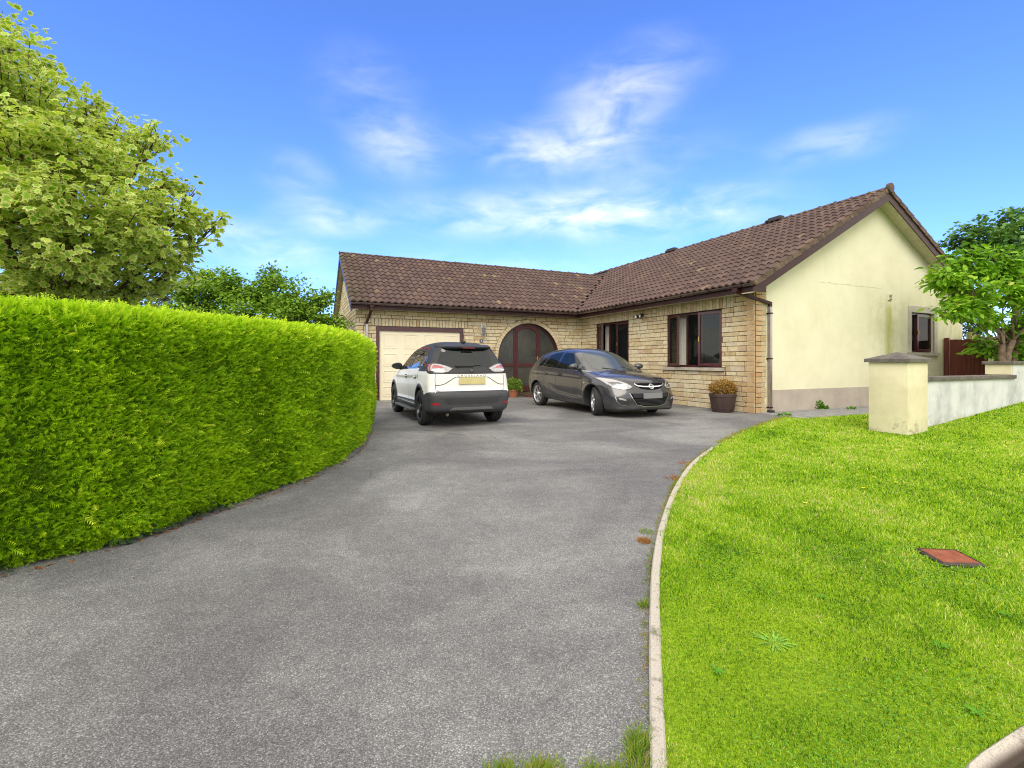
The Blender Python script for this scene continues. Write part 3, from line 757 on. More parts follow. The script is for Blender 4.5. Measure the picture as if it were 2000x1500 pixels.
mb.build('gutter', plain('gutter_brown', (.11, .075, .075), .25, .5, var=.25, coat=.5), house, angle=40)
def sq_pipe(pts, h=.033):
    mb = MB()
    for i in range(len(pts) - 1):
        p, q = Vector(pts[i]), Vector(pts[i + 1]); t = (q - p).normalized(); up = Vector((0, 1, 0)) if abs(t.z) > .9 else Vector((0, 0, 1))
        x_ = t.cross(up).normalized(); y_ = x_.cross(t)
        vs = [c_ + x_ * a_ * h + y_ * b_ * h for c_ in (p - t * .02, q + t * .02) for a_, b_ in ((-1, -1), (1, -1), (1, 1), (-1, 1))]
        mb.add(vs, [(3, 2, 1, 0), (4, 5, 6, 7)] + [(j, (j + 1) % 4, (j + 1) % 4 + 4, j + 4) for j in range(4)])
    return mb
du = -7.68
PIPE = plain('glossy_pipe', (.40, .38, .42), .28, .9, var=.15)  # straight lengths of the brown pipe: pale metal colour imitates sky glare
mb = sq_pipe([(du + .08, -.50, 2.87), (du + .08, -.50, 2.72), (du, -.075, 2.40), (du, -.075, 2.36)])
dp = mb.build('downpipe', BROWN, house)
for z_ in (2.33, 1.2): MB().box(du - .045, du + .045, -.115, -.015, z_, z_ + .03).build('pipe_bracket', BROWN, dp)
MB().box(du + .03, du + .13, -.55, -.45, 2.80, 2.86).build('gutter_outlet', BROWN, dp); sq_pipe([(du, -.075, 2.34), (du, -.075, 0.02)]).build('pipe_length', PIPE, dp)
pu = .40
mb = sq_pipe([(-.50, -LB + .10, 2.87), (-.50, -LB + .10, 2.78), (pu, -LB - .075, 2.55), (pu, -LB - .075, 2.48)])
dp = mb.build('downpipe', BROWN, house)
for z_ in (2.3, 1.25, .12): MB().box(pu - .045, pu + .045, -LB - .12, -LB - .012, z_, z_ + .03).build('pipe_bracket', BROWN, dp)
MB().box(-.55, -.45, -LB + .04, -LB + .16, 2.78, 2.86).build('gutter_outlet', BROWN, dp); sq_pipe([(pu, -LB - .075, 2.46), (pu, -LB - .075, .05)]).build('pipe_length', PIPE, dp)
mb = MB(); mb.bev(pu - .06, pu + .08, -LB - .14, -LB - .04, .0, .07, .01); mb.build('drain_gully', plain('black_plastic', (.02, .02, .022), .5), house)
# ridge vents
for vv in (.12, -4.53):
    mb = MB(); mb.bev(WG / 2 - .24, WG / 2 - .02, vv - .22, vv + .22, zr(WG / 2) - .02, zr(WG / 2) + .115, .03); mb.tube([(WG / 2 - .13, vv + .2, zr(WG / 2) + .05), (WG / 2 - .13, vv + .36, zr(WG / 2) + .05)], .05)
    mb.build('roof_vent', plain('vent_black', (.03, .025, .025), .6), roof)
# ---- garage door
m = NT('garage_cream'); m.set(m.ramp(m.noise(1.2, 4), [(.3, (.74, .68, .50)), (.7, (.80, .74, .56))]), .45, 0, .4); CREAM = m.m
g0, g1 = GAR[0] + .10, GAR[1] - .10; gy = .07
mb = MB(); mb.box(g0, g1, gy, gy + .04, 0.0, 2.15)
cols = 4; cw = (g1 - g0) / cols
for i in range(cols):
    for (za, zb) in ((1.30, 2.02), (.20, .98)) if False else ((1.60, 2.05), (1.06, 1.44), (.56, .92), (.12, .42)):
        a, b2 = g0 + cw * i + .12, g0 + cw * (i + 1) - .12
        for (x0, x1, z0, z1) in ((a, b2, zb - .02, zb), (a, b2, za, za + .02), (a, a + .02, za + .021, zb - .021), (b2 - .02, b2, za + .021, zb - .021)):
            mb.box(x0, x1, gy - .012, gy + .002, z0, z1)
        mb.bev(a + .06, b2 - .06, gy - .008, gy + .003, za + .06, zb - .06, .004)
gd = mb.build('garage_door', CREAM, house)
mb = MB(); mb.box(GAR[0], g0, .02, .12, 0, 2.29); mb.box(g1, GAR[1], .02, .12, 0, 2.29); mb.box(g0, g1, .022, .12, 2.15, 2.289); mb.build('door_frame', MAROON, gd)
mb = MB(); mb.bev((g0 + g1) / 2 - .05, (g0 + g1) / 2 + .05, gy - .05, gy - .001, .98, 1.02, .008); mb.build('door_handle', plain('dark_metal', (.03, .03, .03), .3, 1.0), gd)
# ---- glass
def glass(name, tint=(.015, .02, .02), mixf=0.55, rough=0.02, bump=None):
    m = NT(name); m.set(tint, rough, 0, 0.5); m.b.inputs['IOR'].default_value = 1.95
    tr = m.n('ShaderNodeBsdfTransparent'); tr.inputs[0].default_value = (.80, .86, .83, 1)
    mx = m.n('ShaderNodeMixShader'); mx.inputs[0].default_value = mixf; fr = m.n('ShaderNodeFresnel'); fr.inputs[0].default_value = 1.5
    fac = m.math('SUBTRACT', mixf, m.math('MULTIPLY', fr.outputs[0], .8), True); m.l(fac, mx.inputs[0])
    m.l(m.b.outputs[0], mx.inputs[1]); m.l(tr.outputs[0], mx.inputs[2]); m.l(mx.outputs[0], m.o.inputs[0])
    if bump: m.bump(m.noise(bump[0], 3, stretch=bump[1]), bump[2], .01)
    return m.m
GLASS = glass('window_glass', mixf=.80, bump=(1.2, (1, 1, 1), .05))
m = NT('obscure_glass'); m.set(m.ramp(m.noise(1.4, 3), [(.35, (.022, .025, .028)), (.65, (.055, .058, .045))]), .22, 0, .8); m.bump(m.noise(9, 3, stretch=(6, 1, .4)), .5, .01); OBSC = m.m
def bar_frame(mb, place, s0, s1, z0, z1, w_, d0, d1):
    for a, b2, c, d in ((s0, s0 + w_, z0, z1), (s1 - w_, s1, z0, z1), (s0 + w_, s1 - w_, z0, z0 + w_), (s0 + w_, s1 - w_, z1 - w_, z1)):
        mb.prism([(a, c), (b2, c), (b2, d), (a, d)], place, d0, d1)
    return mb
def window(place, W, parts, openp=None, sill=True, mat=MAROON, sash=0):
    s0, s1, z0, z1 = W
    fr = bar_frame(MB(), place, s0 + .003, s1 - .003, z0 + .003, z1 - .003, .055, -.14, -.07)
    xs = parts
    for x in xs: fr.prism([(x - .03, z0 + .058), (x + .03, z0 + .058), (x + .03, z1 - .058), (x - .03, z1 - .058)], place, -.135, -.075)
    wo = fr.build('window', mat, house)
    edges_ = [s0 + .058] + sum([[x - .03, x + .03] for x in xs], []) + [s1 - .058]
    bays = list(zip(edges_[0::2], edges_[1::2]))
    for i, (a, b2) in enumerate(bays):
        if openp is not None and i == openp: 
            ph = R(20); ca, sa = math.cos(ph), math.sin(ph)
            pl2 = lambda s, z, d, a=a: place(a - .02 + (s - a + .02) * ca - (d + .06) * sa, z, -.06 + (s - a + .02) * sa + (d + .06) * ca)
            cs_ = bar_frame(MB(), pl2, a - .02, b2 + .02, z0 + .04, z1 - .04, .06, -.06, -.01).build('casement', mat, wo)
            MB().prism([(a + .04, z0 + .10), (b2 - .04, z0 + .10), (b2 - .04, z1 - .10), (a + .04, z1 - .10)], pl2, -.04, -.03).build('pane', GLASS, cs_)
        else:
            if i == len(bays) - 1:
                base_place = place
                if sash:
                    ph = R(sash); ca, sa = math.cos(ph), math.sin(ph)
                    place = lambda s, z, d, e=b2 + .02: base_place(e + (s - e) * ca + (d + .069) * sa, z, -.068 - (s - e) * sa + (d + .069) * ca)
                cs_ = bar_frame(MB(), place, a - .02, b2 + .02, z0 + .04, z1 - .04, .065, -.069, -.035).build('casement', mat, wo); q = .045
                p_ = (a - .02 + .012)
                MB().prism([(a + .0, (z0 + z1) / 2 - .06), (a + .02, (z0 + z1) / 2 - .06), (a + .02, (z0 + z1) / 2 + .06), (a, (z0 + z1) / 2 + .06)], place, -.034, -.015).build('handle', plain('brass', (.6, .42, .15), .3, 1.0), cs_)
                MB().prism([(a + q, z0 + .105), (b2 - q, z0 + .105), (b2 - q, z1 - .105), (a + q, z1 - .105)], place, -.062, -.052).build('pane', GLASS, cs_)
                place = base_place
            else:
                MB().prism([(a, z0 + .058), (b2, z0 + .058), (b2, z1 - .058), (a, z1 - .058)], place, -.11, -.10).build('pane', GLASS, wo)
    return wo
STONE = plain('sill_stone', (.40, .36, .29), .85, var=.18, scale=5, bump=.3)
w1 = window(pr, W1, [1.60, 2.03], 0); w2 = window(pr, W2, [5.13, 5.66], 0, sash=13)
for wo, W in ((w1, W1), (w2, W2)):
    mb = MB(); mb.prism([(W[0] - .14, .965), (W[1] + .09, .965), (W[1] + .09, 1.045), (W[0] - .14, 1.045)], pr, -.10, .07); mb.build('sill', STONE, wo)
    mb = MB(); mb.prism([(W[0] - .0, W[2] + .003), (W[1], W[2] + .003), (W[1], W[2] + .035), (W[0], W[2] + .035)], pr, -.069, .015); mb.build('frame_sill', MAROON, wo)
w3 = window(pg, GW, [6.72], None)
mb = bar_frame(MB(), pg, GW[0] - .19, GW[1] + .19, GW[2] + .002, GW[3] + .17, .19, -.02, .035)
SUR = plain('surround_stone', (.44, .41, .35), .85, var=.15, scale=4, bump=.3)
mb = MB()
for a, b2, c, d in ((GW[0] - .15, GW[0], GW[2], GW[3]), (GW[1], GW[1] + .15, GW[2], GW[3]), (GW[0] - .15, GW[1] + .15, GW[3], GW[3] + .18)):
    mb.prism([(a, c), (b2, c), (b2, d), (a, d)], pg, -.02, .035)
mb.build('surround', SUR, w3)
MB().prism([(GW[0] - .19, GW[2] - .09), (GW[1] + .19, GW[2] - .09), (GW[1] + .19, GW[2] - .002), (GW[0] - .19, GW[2] - .002)], pg, -.10, .085).build('sill', STONE, w3)
# gable vent
mb = MB(); mb.bev(5.17, 5.33, -LB - .045, -LB - .012, 2.88, 3.06, .008)
vt = mb.build('wall_vent', plain('vent_cream', (.62, .58, .42), .6), house)
mb = MB()
for k in range(4): mb.box(5.19, 5.31, -LB - .05, -LB - .045, 2.90 + k * .037, 2.915 + k * .037)
mb.build('vent_slots', plain('vent_dark', (.05, .05, .05), .7), vt)
# ---- arched front door
mb = MB(); N_ = 40; r0, r1 = ARR - .004, ARR - .07
for i in range(N_):
    a0, a1 = math.pi * i / N_, math.pi * (i + 1) / N_
    q = [(ARC + r * math.cos(a), ARZ + r * math.sin(a)) for r, a in ((r0, a0), (r0, a1), (r1, a1), (r1, a0))]
    mb.prism(q, pf, -.16, -.09)
for sg in (-1, 1):
    a = ARC + sg * r0; b2 = ARC + sg * r1; a, b2 = min(a, b2), max(a, b2)
    mb.prism([(a, DOORZ), (b2, DOORZ), (b2, ARZ), (a, ARZ)], pf, -.16, -.09)
mb.prism([(ARC - r1, DOORZ), (ARC + r1, DOORZ), (ARC + r1, DOORZ + .06), (ARC - r1, DOORZ + .06)], pf, -.155, -.085)
DL, DRr = -2.69, -1.74
def chz(s, r): return ARZ + math.sqrt(max(0, r * r - (s - ARC) ** 2))
for x in (DL, DRr): mb.prism([(x - .035, DOORZ + .06), (x + .035, DOORZ + .06), (x + .035, chz(x, r1) + .01), (x - .035, chz(x, r1) + .01)], pf, -.155, -.088)
for a, b2 in ((ARC - r1, DL - .035), (DRr + .035, ARC + r1)): mb.prism([(a, 1.03), (b2, 1.03), (b2, 1.13), (a, 1.13)], pf, -.15, -.092)
ent = mb.build('entrance_screen', MAROON, house)
MB().prism([(ARC - ARR - .02, DOORZ - .03), (ARC + ARR + .02, DOORZ - .03), (ARC + ARR + .02, DOORZ + .012), (ARC - ARR - .02, DOORZ + .012)], pf, -.16, .03).build('threshold', MAROON, ent)
for side in (-1, 1):
    lo, hi = (ARC - r1, DL - .035) if side < 0 else (DRr + .035, ARC + r1)
    MB().prism([(lo, DOORZ + .06), (hi, DOORZ + .06), (hi, 1.03), (lo, 1.03)], pf, -.13, -.12).build('pane', OBSC, ent)
    xs = np.linspace(lo, hi, 12); top = [(x, chz(x, r1 + .01)) for x in xs][::-1]
    MB().prism([(lo, 1.13), (hi, 1.13)] + top, pf, -.13, -.12).build('pane', OBSC, ent)
a, b2 = DL + .037, DRr - .037
mb = MB()
for x0, x1 in ((a, a + .075), (b2 - .075, b2)): mb.prism([(x0, .27), (x1, .27), (x1, chz(x1 if x1 < ARC else x0, r1) - .005), (x0, chz(x0 if x0 < ARC else x1, r1) - .012)], pf, -.15, -.075)
for z0, z1 in ((.27, .36), (1.02, 1.13)): mb.prism([(a + .075, z0), (b2 - .075, z0), (b2 - .075, z1), (a + .075, z1)], pf, -.15, -.075)
xs = np.linspace(a + .075, b2 - .075, 12); arc_ = [(x, 2.36 - .16 * ((x - (a + b2) / 2) / .36) ** 2) for x in xs]
mb.prism(arc_ + [(x, chz(x, r1) - .005) for x in xs[::-1]], pf, -.15, -.075)
fd = mb.build('front_door', MAROON, house)
MB().prism([(a + .075, .36), (b2 - .075, .36), (b2 - .075, 1.02), (a + .075, 1.02)], pf, -.12, -.11).build('pane', OBSC, fd)
MB().prism([(a + .075, 1.13), (b2 - .075, 1.13), (b2 - .075, 2.2)] + arc_[::-1] + [(a + .075, 2.2)], pf, -.12, -.11).build('pane', OBSC, fd)
mb = MB(); xh = b2 - .04; mb.bev(xh - .02, xh + .02, .045, .073, 1.12, 1.38, .006); mb.tube([(xh, .05, 1.30), (xh, .02, 1.30), (xh - .11, .02, 1.30)], .010)
mb.build('door_handle', plain('gold_metal', (.75, .55, .20), .25, 1.0), fd)
# ---- things fixed to the walls
LX = -3.95
mb = MB(); mb.bev(LX - .045, LX + .045, -.05, -.018, 2.12, 2.44, .012); mb.tube([(LX, -.05, 2.40), (LX, -.10, 2.46), (LX + .0, -.17, 2.44), (LX, -.19, 2.38)], .013)
GREYM = plain('lantern_white', (.55, .56, .56), .45)
lt = mb.build('wall_lantern', GREYM, house)
mb = MB(); mb.lathe([(.0, .36), (.012, .36), (.03, .30), (.085, .255), (.092, .24), (.0, .24)], LX, -.19, 2.06, 6); mb.build('lantern_cap', plain('lantern_grey', (.16, .18, .20), .4), lt)
mb = MB(); mb.lathe([(0, .045), (.045, .04), (.03, .01), (.012, -.03), (0, -.03)], LX, -.19, 2.06, 6); mb.build('lantern_finial', plain('lantern_grey', (.16, .18, .20), .4), lt)
mb = MB(); mb.lathe([(.078, .24), (.042, .04)], LX, -.19, 2.06, 6); mb.build('lamp_glass', plain('lantern_glass', (.16, .15, .16), .1, spec=.8), lt)
mb = MB(); mb.lathe([(0, -.022), (.066, -.022), (.07, -.016), (.07, -.005)], -3.97, 0, 1.885, 28, axis='y'); mb.build('number_plaque', plain('slate', (.08, .09, .11), .5), house)
def text_obj(txt, size, mat, name, parent, fn, extrude=0.0, bold=0.0):
    cu = bpy.data.curves.new('t', 'FONT'); cu.body = txt; cu.size = size; cu.align_x = 'CENTER'; cu.align_y = 'CENTER'; cu.offset = bold
    o = bpy.data.objects.new('t', cu); C.objects.link(o); bpy.context.view_layer.update()
    me = bpy.data.meshes.new_from_object(o.evaluated_get(bpy.context.evaluated_depsgraph_get())); bpy.data.objects.remove(o)
    me.name = name
    fn(me); me.materials.clear(); return link(name, me, mat, parent)
def fnum(me):
    for v in me.vertices: v.co = (-3.97 + v.co.x, -.0245, 1.885 + v.co.y)
text_obj('1', .095, plain('plaque_white', (.5, .52, .55), .5), 'house_number', house, fnum, bold=.004)
mb = MB(); mb.bev(-4.42, -3.57, -.024, -.0165, 1.635, 1.775, .003); mb.build('stone_plaque', plain('plaque_stone', (.56, .46, .30), .8, var=.1, scale=8), house)
# security light on the brick side wall
SX = (2.585 - 17.6 * .2753) / (.9114 * .2753 + .4115) * -1
mb = MB(); mb.bev(-.07, -.016, -SX - .05, -SX + .05, 2.56, 2.66, .01); mb.tube([(-.06, -SX, 2.6), (-.13, -SX, 2.6)], .012)
sl = mb.build('security_light', plain('black_gloss', (.015, .015, .02), .2), house)
for dv, r in ((.10, .055), (-.09, .045)):
    mb = MB(); mb.lathe([(0, .06), (.03, .06), (r, .01), (r, -.05), (r * .85, -.055)], 0, 0, 0, 14); mb.v = [(-.15 + z_ * 1.0 - .0, -SX + dv + y_, 2.56 + x_ * .9) for x_, y_, z_ in mb.v]
    hd = mb.build('lamp_head', plain('black_gloss', (.015, .015, .02), .2), sl)
    mb = MB(); mb.lathe([(0, -.05), (r * .85, -.05)], 0, 0, 0, 14); mb.v = [(-.15 + z_ - .002, -SX + dv + y_, 2.56 + x_ * .9) for x_, y_, z_ in mb.v]; mb.build('lens', plain('lens', (.7, .7, .72), .1), hd)
# curtains hanging inside
CURT = plain('curtain_cloth', (.72, .70, .62), .85, var=.06)
def curtain(s0, s1, z0, z1, label, place=pr, depth=-.27):
    n_ = max(12, int((s1 - s0) * 60)); vs, fs = [], []
    for i in range(n_ + 1):
        s = s0 + (s1 - s0) * i / n_; d = depth + .022 * math.sin(i * 1.15) + .01 * math.sin(i * .37)
        vs += [place(s, z0, d), place(s, z1, d - .004 * math.sin(i))]
        if i: fs.append((2 * i - 2, 2 * i, 2 * i + 1, 2 * i - 1))
    me = bpy.data.meshes.new('curtain'); me.from_pydata([tuple(v) for v in vs], [], fs); o = link('curtain', me, CURT, None, True)
    o.matrix_world = Matrix.Translation(HO) @ Matrix.Rotation(HT, 4, 'Z'); return tag(o, label, 'curtain', 'curtains behind the windows')
curtain(1.10, 1.62, 1.02, 2.56, 'pale curtain behind the left side of the brick-wall window nearer the front door')
curtain(4.62, 5.15, 1.02, 2.56, 'pale curtain behind the left side of the wide window beside the brown planter')
curtain(6.32, 6.62, 1.4, 2.62, 'net curtain at the left of the gable window', pg)
curtain(6.85, 7.45, 1.4, 2.62, 'net curtain filling the right pane of the gable window', pg)
# ---------------------------------------------------------------- boundary wall and gate pillar
def house_thing(name, label, cat, group=None):
    return empty(name, HO, HT, None, label, cat, group)
m = NT('pillar_render')
c = m.ramp(m.noise(2.2, 6, .7), [(.3, (.56, .51, .34)), (.6, (.66, .61, .42)), (.8, (.62, .56, .38))])
x = m.xyz(); low = m.math('MULTIPLY', m.rng(x[2], .45, 0.0), m.rng(m.noise(5, 6, .75), .52, .64))
c = m.mix(m.math('MULTIPLY', low, .75), c, (.22, .20, .13))
c = m.mix(m.math('MULTIPLY', m.rng(m.noise(9, 6, .8, stretch=(1, 1, .4)), .63, .72), .6), c, (.25, .23, .15))
m.set(c, .92, 0, .15); m.bump(m.noise(110, 5), .3, .004); PILR = m.m
m = NT('coping_stone'); c = m.ramp(m.noise(6, 6, .75), [(.3, (.085, .075, .07)), (.6, (.16, .145, .13)), (.78, (.24, .22, .19))]); m.set(c, .95, 0, .2); m.bump(m.noise(40, 6, .8), .8, .01); COPE = m.m
m = NT('weathered_whitewash')
n = m.noise(1.8, 7, .72, stretch=(1, 1, .6))
c = m.ramp(n, [(.26, (.30, .31, .32)), (.42, (.48, .49, .50)), (.56, (.60, .61, .61)), (.8, (.66, .66, .65))])
c = m.mix(m.math('MULTIPLY', m.rng(m.xyz()[2], .32, .10), m.rng(m.noise(3, 5, .7), .4, .6)), c, (.34, .34, .30))
m.set(c, .93, 0, .15); m.bump(m.noise(70, 5), .5, .006); WASH = m.m
PU, PV, PS = -.667, -10.63, .58
p = house_thing('gate_pillar', 'stout cream rendered gate pillar with dark pyramid cap standing on the lawn', 'pillar')
MB().bev(PU, PU + PS, PV, PV + PS, -.25, 1.185, .012).build('shaft', PILR, p, angle=30)
mb = MB(); e = .045; z0, z1, z2 = 1.187, 1.243, 1.355
a, b_, c_, d_ = PU - e, PU + PS + e, PV - e, PV + PS + e; cx, cy = (a + b_) / 2, (c_ + d_) / 2; q = .02
mb.add([(a, c_, z0), (b_, c_, z0), (b_, d_, z0), (a, d_, z0), (a, c_, z1), (b_, c_, z1), (b_, d_, z1), (a, d_, z1), (cx - q, cy - q, z2), (cx + q, cy - q, z2), (cx + q, cy + q, z2), (cx - q, cy + q, z2)],
       [(3, 2, 1, 0), (0, 1, 5, 4), (1, 2, 6, 5), (2, 3, 7, 6), (3, 0, 4, 7), (4, 5, 9, 8), (5, 6, 10, 9), (6, 7, 11, 10), (7, 4, 8, 11), (8, 9, 10, 11)])
mb.build('cap', COPE, p)
wl = house_thing('boundary_wall', 'low weathered whitewashed wall with dark coping between the gate pillar and the taller wall', 'wall')
MB().box(PU + PS + .002, 3.30, PV + .16, PV + .38, -.2, .86).build('wall_face', WASH, wl)
mb = MB(); x0 = PU + PS + .003
while x0 < 3.3:
    x1 = min(x0 + .62, 3.37); mb.bev(x0, x1 - .004, PV + .12, PV + .42, .861, .935 + random.uniform(-.003, .003), .012); x0 = x1
mb.build('coping', COPE, wl, angle=40)
wl = house_thing('boundary_wall', 'taller stepped-up whitewashed wall with cream end and dark coping below the leafy cherry tree', 'wall')
MB().box(3.301, 11, PV + .16, PV + .45, -.2, 1.14).build('wall_face', WASH, wl)
MB().box(3.26, 3.299, PV + .165, PV + .56, .94, 1.14).build('wall_end', PILR, wl)
mb = MB(); x0 = 3.22
while x0 < 10.9:
    x1 = x0 + .62; mb.bev(x0, x1 - .004, PV + .12, PV + .60, 1.141, 1.205 + random.uniform(-.003, .003), .012); x0 = x1
mb.build('coping', COPE, wl, angle=40)
# side gate and fence
m = NT('red_brown_timber'); c = m.ramp(m.noise(3, 5, .7, stretch=(6, 6, .5)), [(.3, (.075, .018, .012)), (.7, (.16, .045, .028))]); m.set(c, .75, 0, .3); m.bump(m.noise(20, 4, stretch=(6, 6, .4)), .4, .005); REDT = m.m
gt = house_thing('side_gate', 'dark red-brown vertical board gate beside the cream gable', 'gate')
mb = MB()
for k in range(9):
    v0 = -LB - .16 - k * .095; mb.bev(8.02, 8.045, v0 - .09, v0, .05, 1.84 + random.uniform(-.01, .01), .004)
mb.build('boards', REDT, gt)
for z0 in (.3, 1.0, 1.6): MB().box(8.046, 8.09, -LB - 1.0, -LB - .16, z0, z0 + .09).build('rail', REDT, gt)
MB().bev(7.97, 8.07, -LB - .14, -LB - .04, 0, 1.90, .008).build('post', REDT, gt)
fe = house_thing('garden_fence', 'greenish weathered timber fence panel behind the side gate', 'fence')
m = NT('algae_timber'); c = m.ramp(m.noise(2.5, 5, .7, stretch=(6, 6, .6)), [(.3, (.16, .17, .05)), (.7, (.34, .34, .13))]); m.set(c, .85, 0, .2)
mb = MB()
for k in range(34): x0 = 8.9 + k * .13; mb.bev(x0, x0 + .124, -7.62, -7.60, .0, 1.98 + .05 * math.sin(k), .003)
mb.build('boards', m.m, fe)
for k in range(3): MB().bev(8.86 + k * 1.9, 8.96 + k * 1.9, -7.599, -7.5, 0, 2.08, .006).build('post', m.m, fe)

# ---------------------------------------------------------------- small things on the ground
mh = [gp(1793, 1070, .04), gp(1866, 1073, .04), gp(1920, 1100, .04), gp(1843, 1098, .04)]
mc = sum(mh, Vector()) / 4
mht = empty('manhole_cover', (mc.x, mc.y, 0), 0, None, 'rusty red square access cover in a dark frame set in the lawn', 'manhole cover')
m = NT('rust'); c = m.ramp(m.noise(22, 5, .7), [(.3, (.15, .050, .028)), (.55, (.27, .085, .042)), (.8, (.33, .125, .07))]); c = m.mix(m.rng(m.noise(5, 3), .62, .72), c, (.13, .05, .03)); m.set(c, .9, 0, .2)
vv = m.vor(90, rnd=0.0); m.bump(vv.outputs['Distance'], .5, .004); RUST = m.m
lc = [Vector((p.x - mc.x, p.y - mc.y, 0)) for p in mh]
def quad_block(pts, z0, z1, name, mat, par, out=1.0):
    q = [p * out for p in pts]
    return MB().add([(p.x, p.y, z0) for p in q] + [(p.x, p.y, z1) for p in q], [(0, 1, 2, 3), (4, 5, 6, 7), (0, 1, 5, 4), (1, 2, 6, 5), (2, 3, 7, 6), (3, 0, 4, 7)]).build(name, mat, par)
quad_block(lc, .0, .036, 'cover_plate', RUST, mht, 0.97)
DKM = plain('dark_iron', (.05, .035, .032), .7, var=.4, scale=20)
mb = MB()
for i in range(4):
    a, b_ = lc[i], lc[(i + 1) % 4]
    q = [a * .985, b_ * .985, b_ * 1.09, a * 1.09]; z1 = .055
    mb.add([(p.x, p.y, -.03) for p in q] + [(q[0].x, q[0].y, .040), (q[1].x, q[1].y, .040), (q[2].x, q[2].y, .028), (q[3].x, q[3].y, .028)], [(0, 1, 2, 3), (4, 5, 6, 7), (0, 1, 5, 4), (1, 2, 6, 5), (2, 3, 7, 6), (3, 0, 4, 7)])
mb.build('cover_frame', DKM, mht)
# planter by the brick wall
pl_ = gp(1414, 806); pl_.y += .18; pl_.x += .05
pot = empty('barrel_planter', pl_, 0, None, 'dark brown barrel-shaped planter of soil at the brick wall under the wide window', 'planter')
m = NT('brown_planter'); c = m.ramp(m.noise(8, 4, stretch=(1, 1, .3)), [(.3, (.040, .024, .022)), (.7, (.062, .038, .034))]); m.set(c, .5, 0, .4); m.bump(m.noise(25, 3, stretch=(1, 1, .15)), .3, .01)
MB().lathe([(.0, 0), (.225, 0), (.245, .04), (.285, .30), (.292, .36), (.305, .365), (.308, .43), (.298, .44), (.28, .435), (.28, .38), (0, .38)], n=36).build('pot', m.m, pot, angle=35)
MB().lathe([(.278, .40), (.2, .41), (0, .42)], n=20).build('soil', plain('soil', (.045, .03, .02), .95), pot)
MB().lathe([(.255, .09), (.262, .09), (.266, .12), (.260, .12)], n=36).build('band', m.m, pot)
# templates for leaves
def leaf_simple(l=1.0, w_=.45):
    v = [(0, 0, 0), (.35, w_ / 2, .03), (1, 0, -.12), (.35, -w_ / 2, .03), (.7, w_ * .38, -.03), (.7, -w_ * .38, -.03)]
    return np.array(v) * l, np.array([(0, 1, 3), (1, 4, 3), (3, 4, 5), (4, 2, 5)]), [0, 1, 1, 1, 1, 1]
def leaf_maple():
    pts = []; ang = [0, 24, 44, 62, 88, 108, 128, 152]; rad = [1.0, .62, .82, .50, .70, .45, .50, .30]
    o = [(0, 0, .0)]
    for a, r in zip(ang, rad): o.append((r * math.cos(R(a)) + .0, r * math.sin(R(a)) * .95, -.12 * r * r))
    for a, r in list(zip(ang, rad))[1:][::-1]: o.append((r * math.cos(R(a)), -r * math.sin(R(a)) * .95, -.12 * r * r))
    n = len(o) - 1; f = [(0, i, i + 1) for i in range(1, n)] + [(0, n, 1)]
    v = np.array(o); v[:, 0] += .35
    return v * .62, np.array(f), [0] + [1] * n
# fading orange-brown shrub in the planter
def ball_points(n, c, r, shell=.6):
    d = rng.normal(size=(n, 3)); d /= np.linalg.norm(d, axis=1, keepdims=True)
    rad = (shell + (1 - shell) * rng.random(n)) ** 1.0
    return np.array(c) + d * rad[:, None] * np.array(r), d
def shrub(name, label, cat, base, blobs, nleaf, size, mat, stems=True, tmpl=None, smat=None, foliage='foliage'):
    t = empty(name, base, 0, None, label, cat)
    tv, tf, tip = tmpl or leaf_simple()
    tot = sum(b[3] for b in blobs); P, D = [], []
    for x_, y_, z_, wgt, r in blobs:
        p_, d_ = ball_points(int(nleaf * wgt / tot), (x_, y_, z_), r if hasattr(r, '__len__') else (r, r, r)); P.append(p_); D.append(d_)
    P = np.concatenate(P); D = np.concatenate(D); k = P[:, 2] > .005; P, D = P[k], D[k]
    dirs = D + rng.normal(size=D.shape) * .6 + np.array([0, 0, .35])
    A = frames(dirs, rng.random(len(P)) * 6.28) * (size * (.6 + .8 * rng.random(len(P))))[:, None, None]
    scatter(foliage, tv, tf, P, A, mat, t, tip)
    if stems:
        mb = MB()
        for x_, y_, z_, wgt, r in blobs:
            mb.tube([(x_ * .15, y_ * .15, 0), (x_ * .6, y_ * .6, z_ * .5), (x_, y_, z_)], [.012, .009, .005], 6)
        mb.build('stems', smat or BARK, t)
    return t
m = NT('bark'); c = m.ramp(m.noise(9, 6, .75, stretch=(1, 1, .3)), [(.3, (.045, .032, .022)), (.7, (.16, .12, .085))]); m.set(c, .9, 0, .2); m.bump(m.noise(30, 5, .8, stretch=(1, 1, .3)), .9, .02); BARK = m.m
AUT = leafmat('orange_leaf', [(0, (.16, .075, .02)), (.4, (.34, .17, .03)), (.75, (.44, .27, .06)), (1, (.36, .30, .08))], .25)
shrub('orange_shrub', 'dry orange-brown dome shrub growing in the dark planter', 'shrub', pl_ + Vector((0, 0, .42)),
      [(0, 0, .16, 3, (.30, .28, .19)), (-.18, 0, .13, 1, (.15, .15, .11)), (.2, .02, .13, 1, (.14, .15, .12)), (.05, -.1, .2, 1, (.18, .15, .14))], 3200, .035, AUT)
GRN = leafmat('fresh_green_leaf', [(0, (.06, .14, .015)), (.5, (.15, .28, .03)), (1, (.30, .42, .06))], .3)
bp = hp(-3.0, -.48)
bpt = empty('door_planter', bp, 0, None, 'small terracotta pot beside the arched front door behind the white car', 'planter')
MB().lathe([(0, 0), (.13, 0), (.17, .22), (.185, .225), (.185, .26), (.165, .26), (.16, .23), (0, .22)], n=24).build('pot', plain('terracotta', (.28, .10, .05), .8), bpt, angle=35)
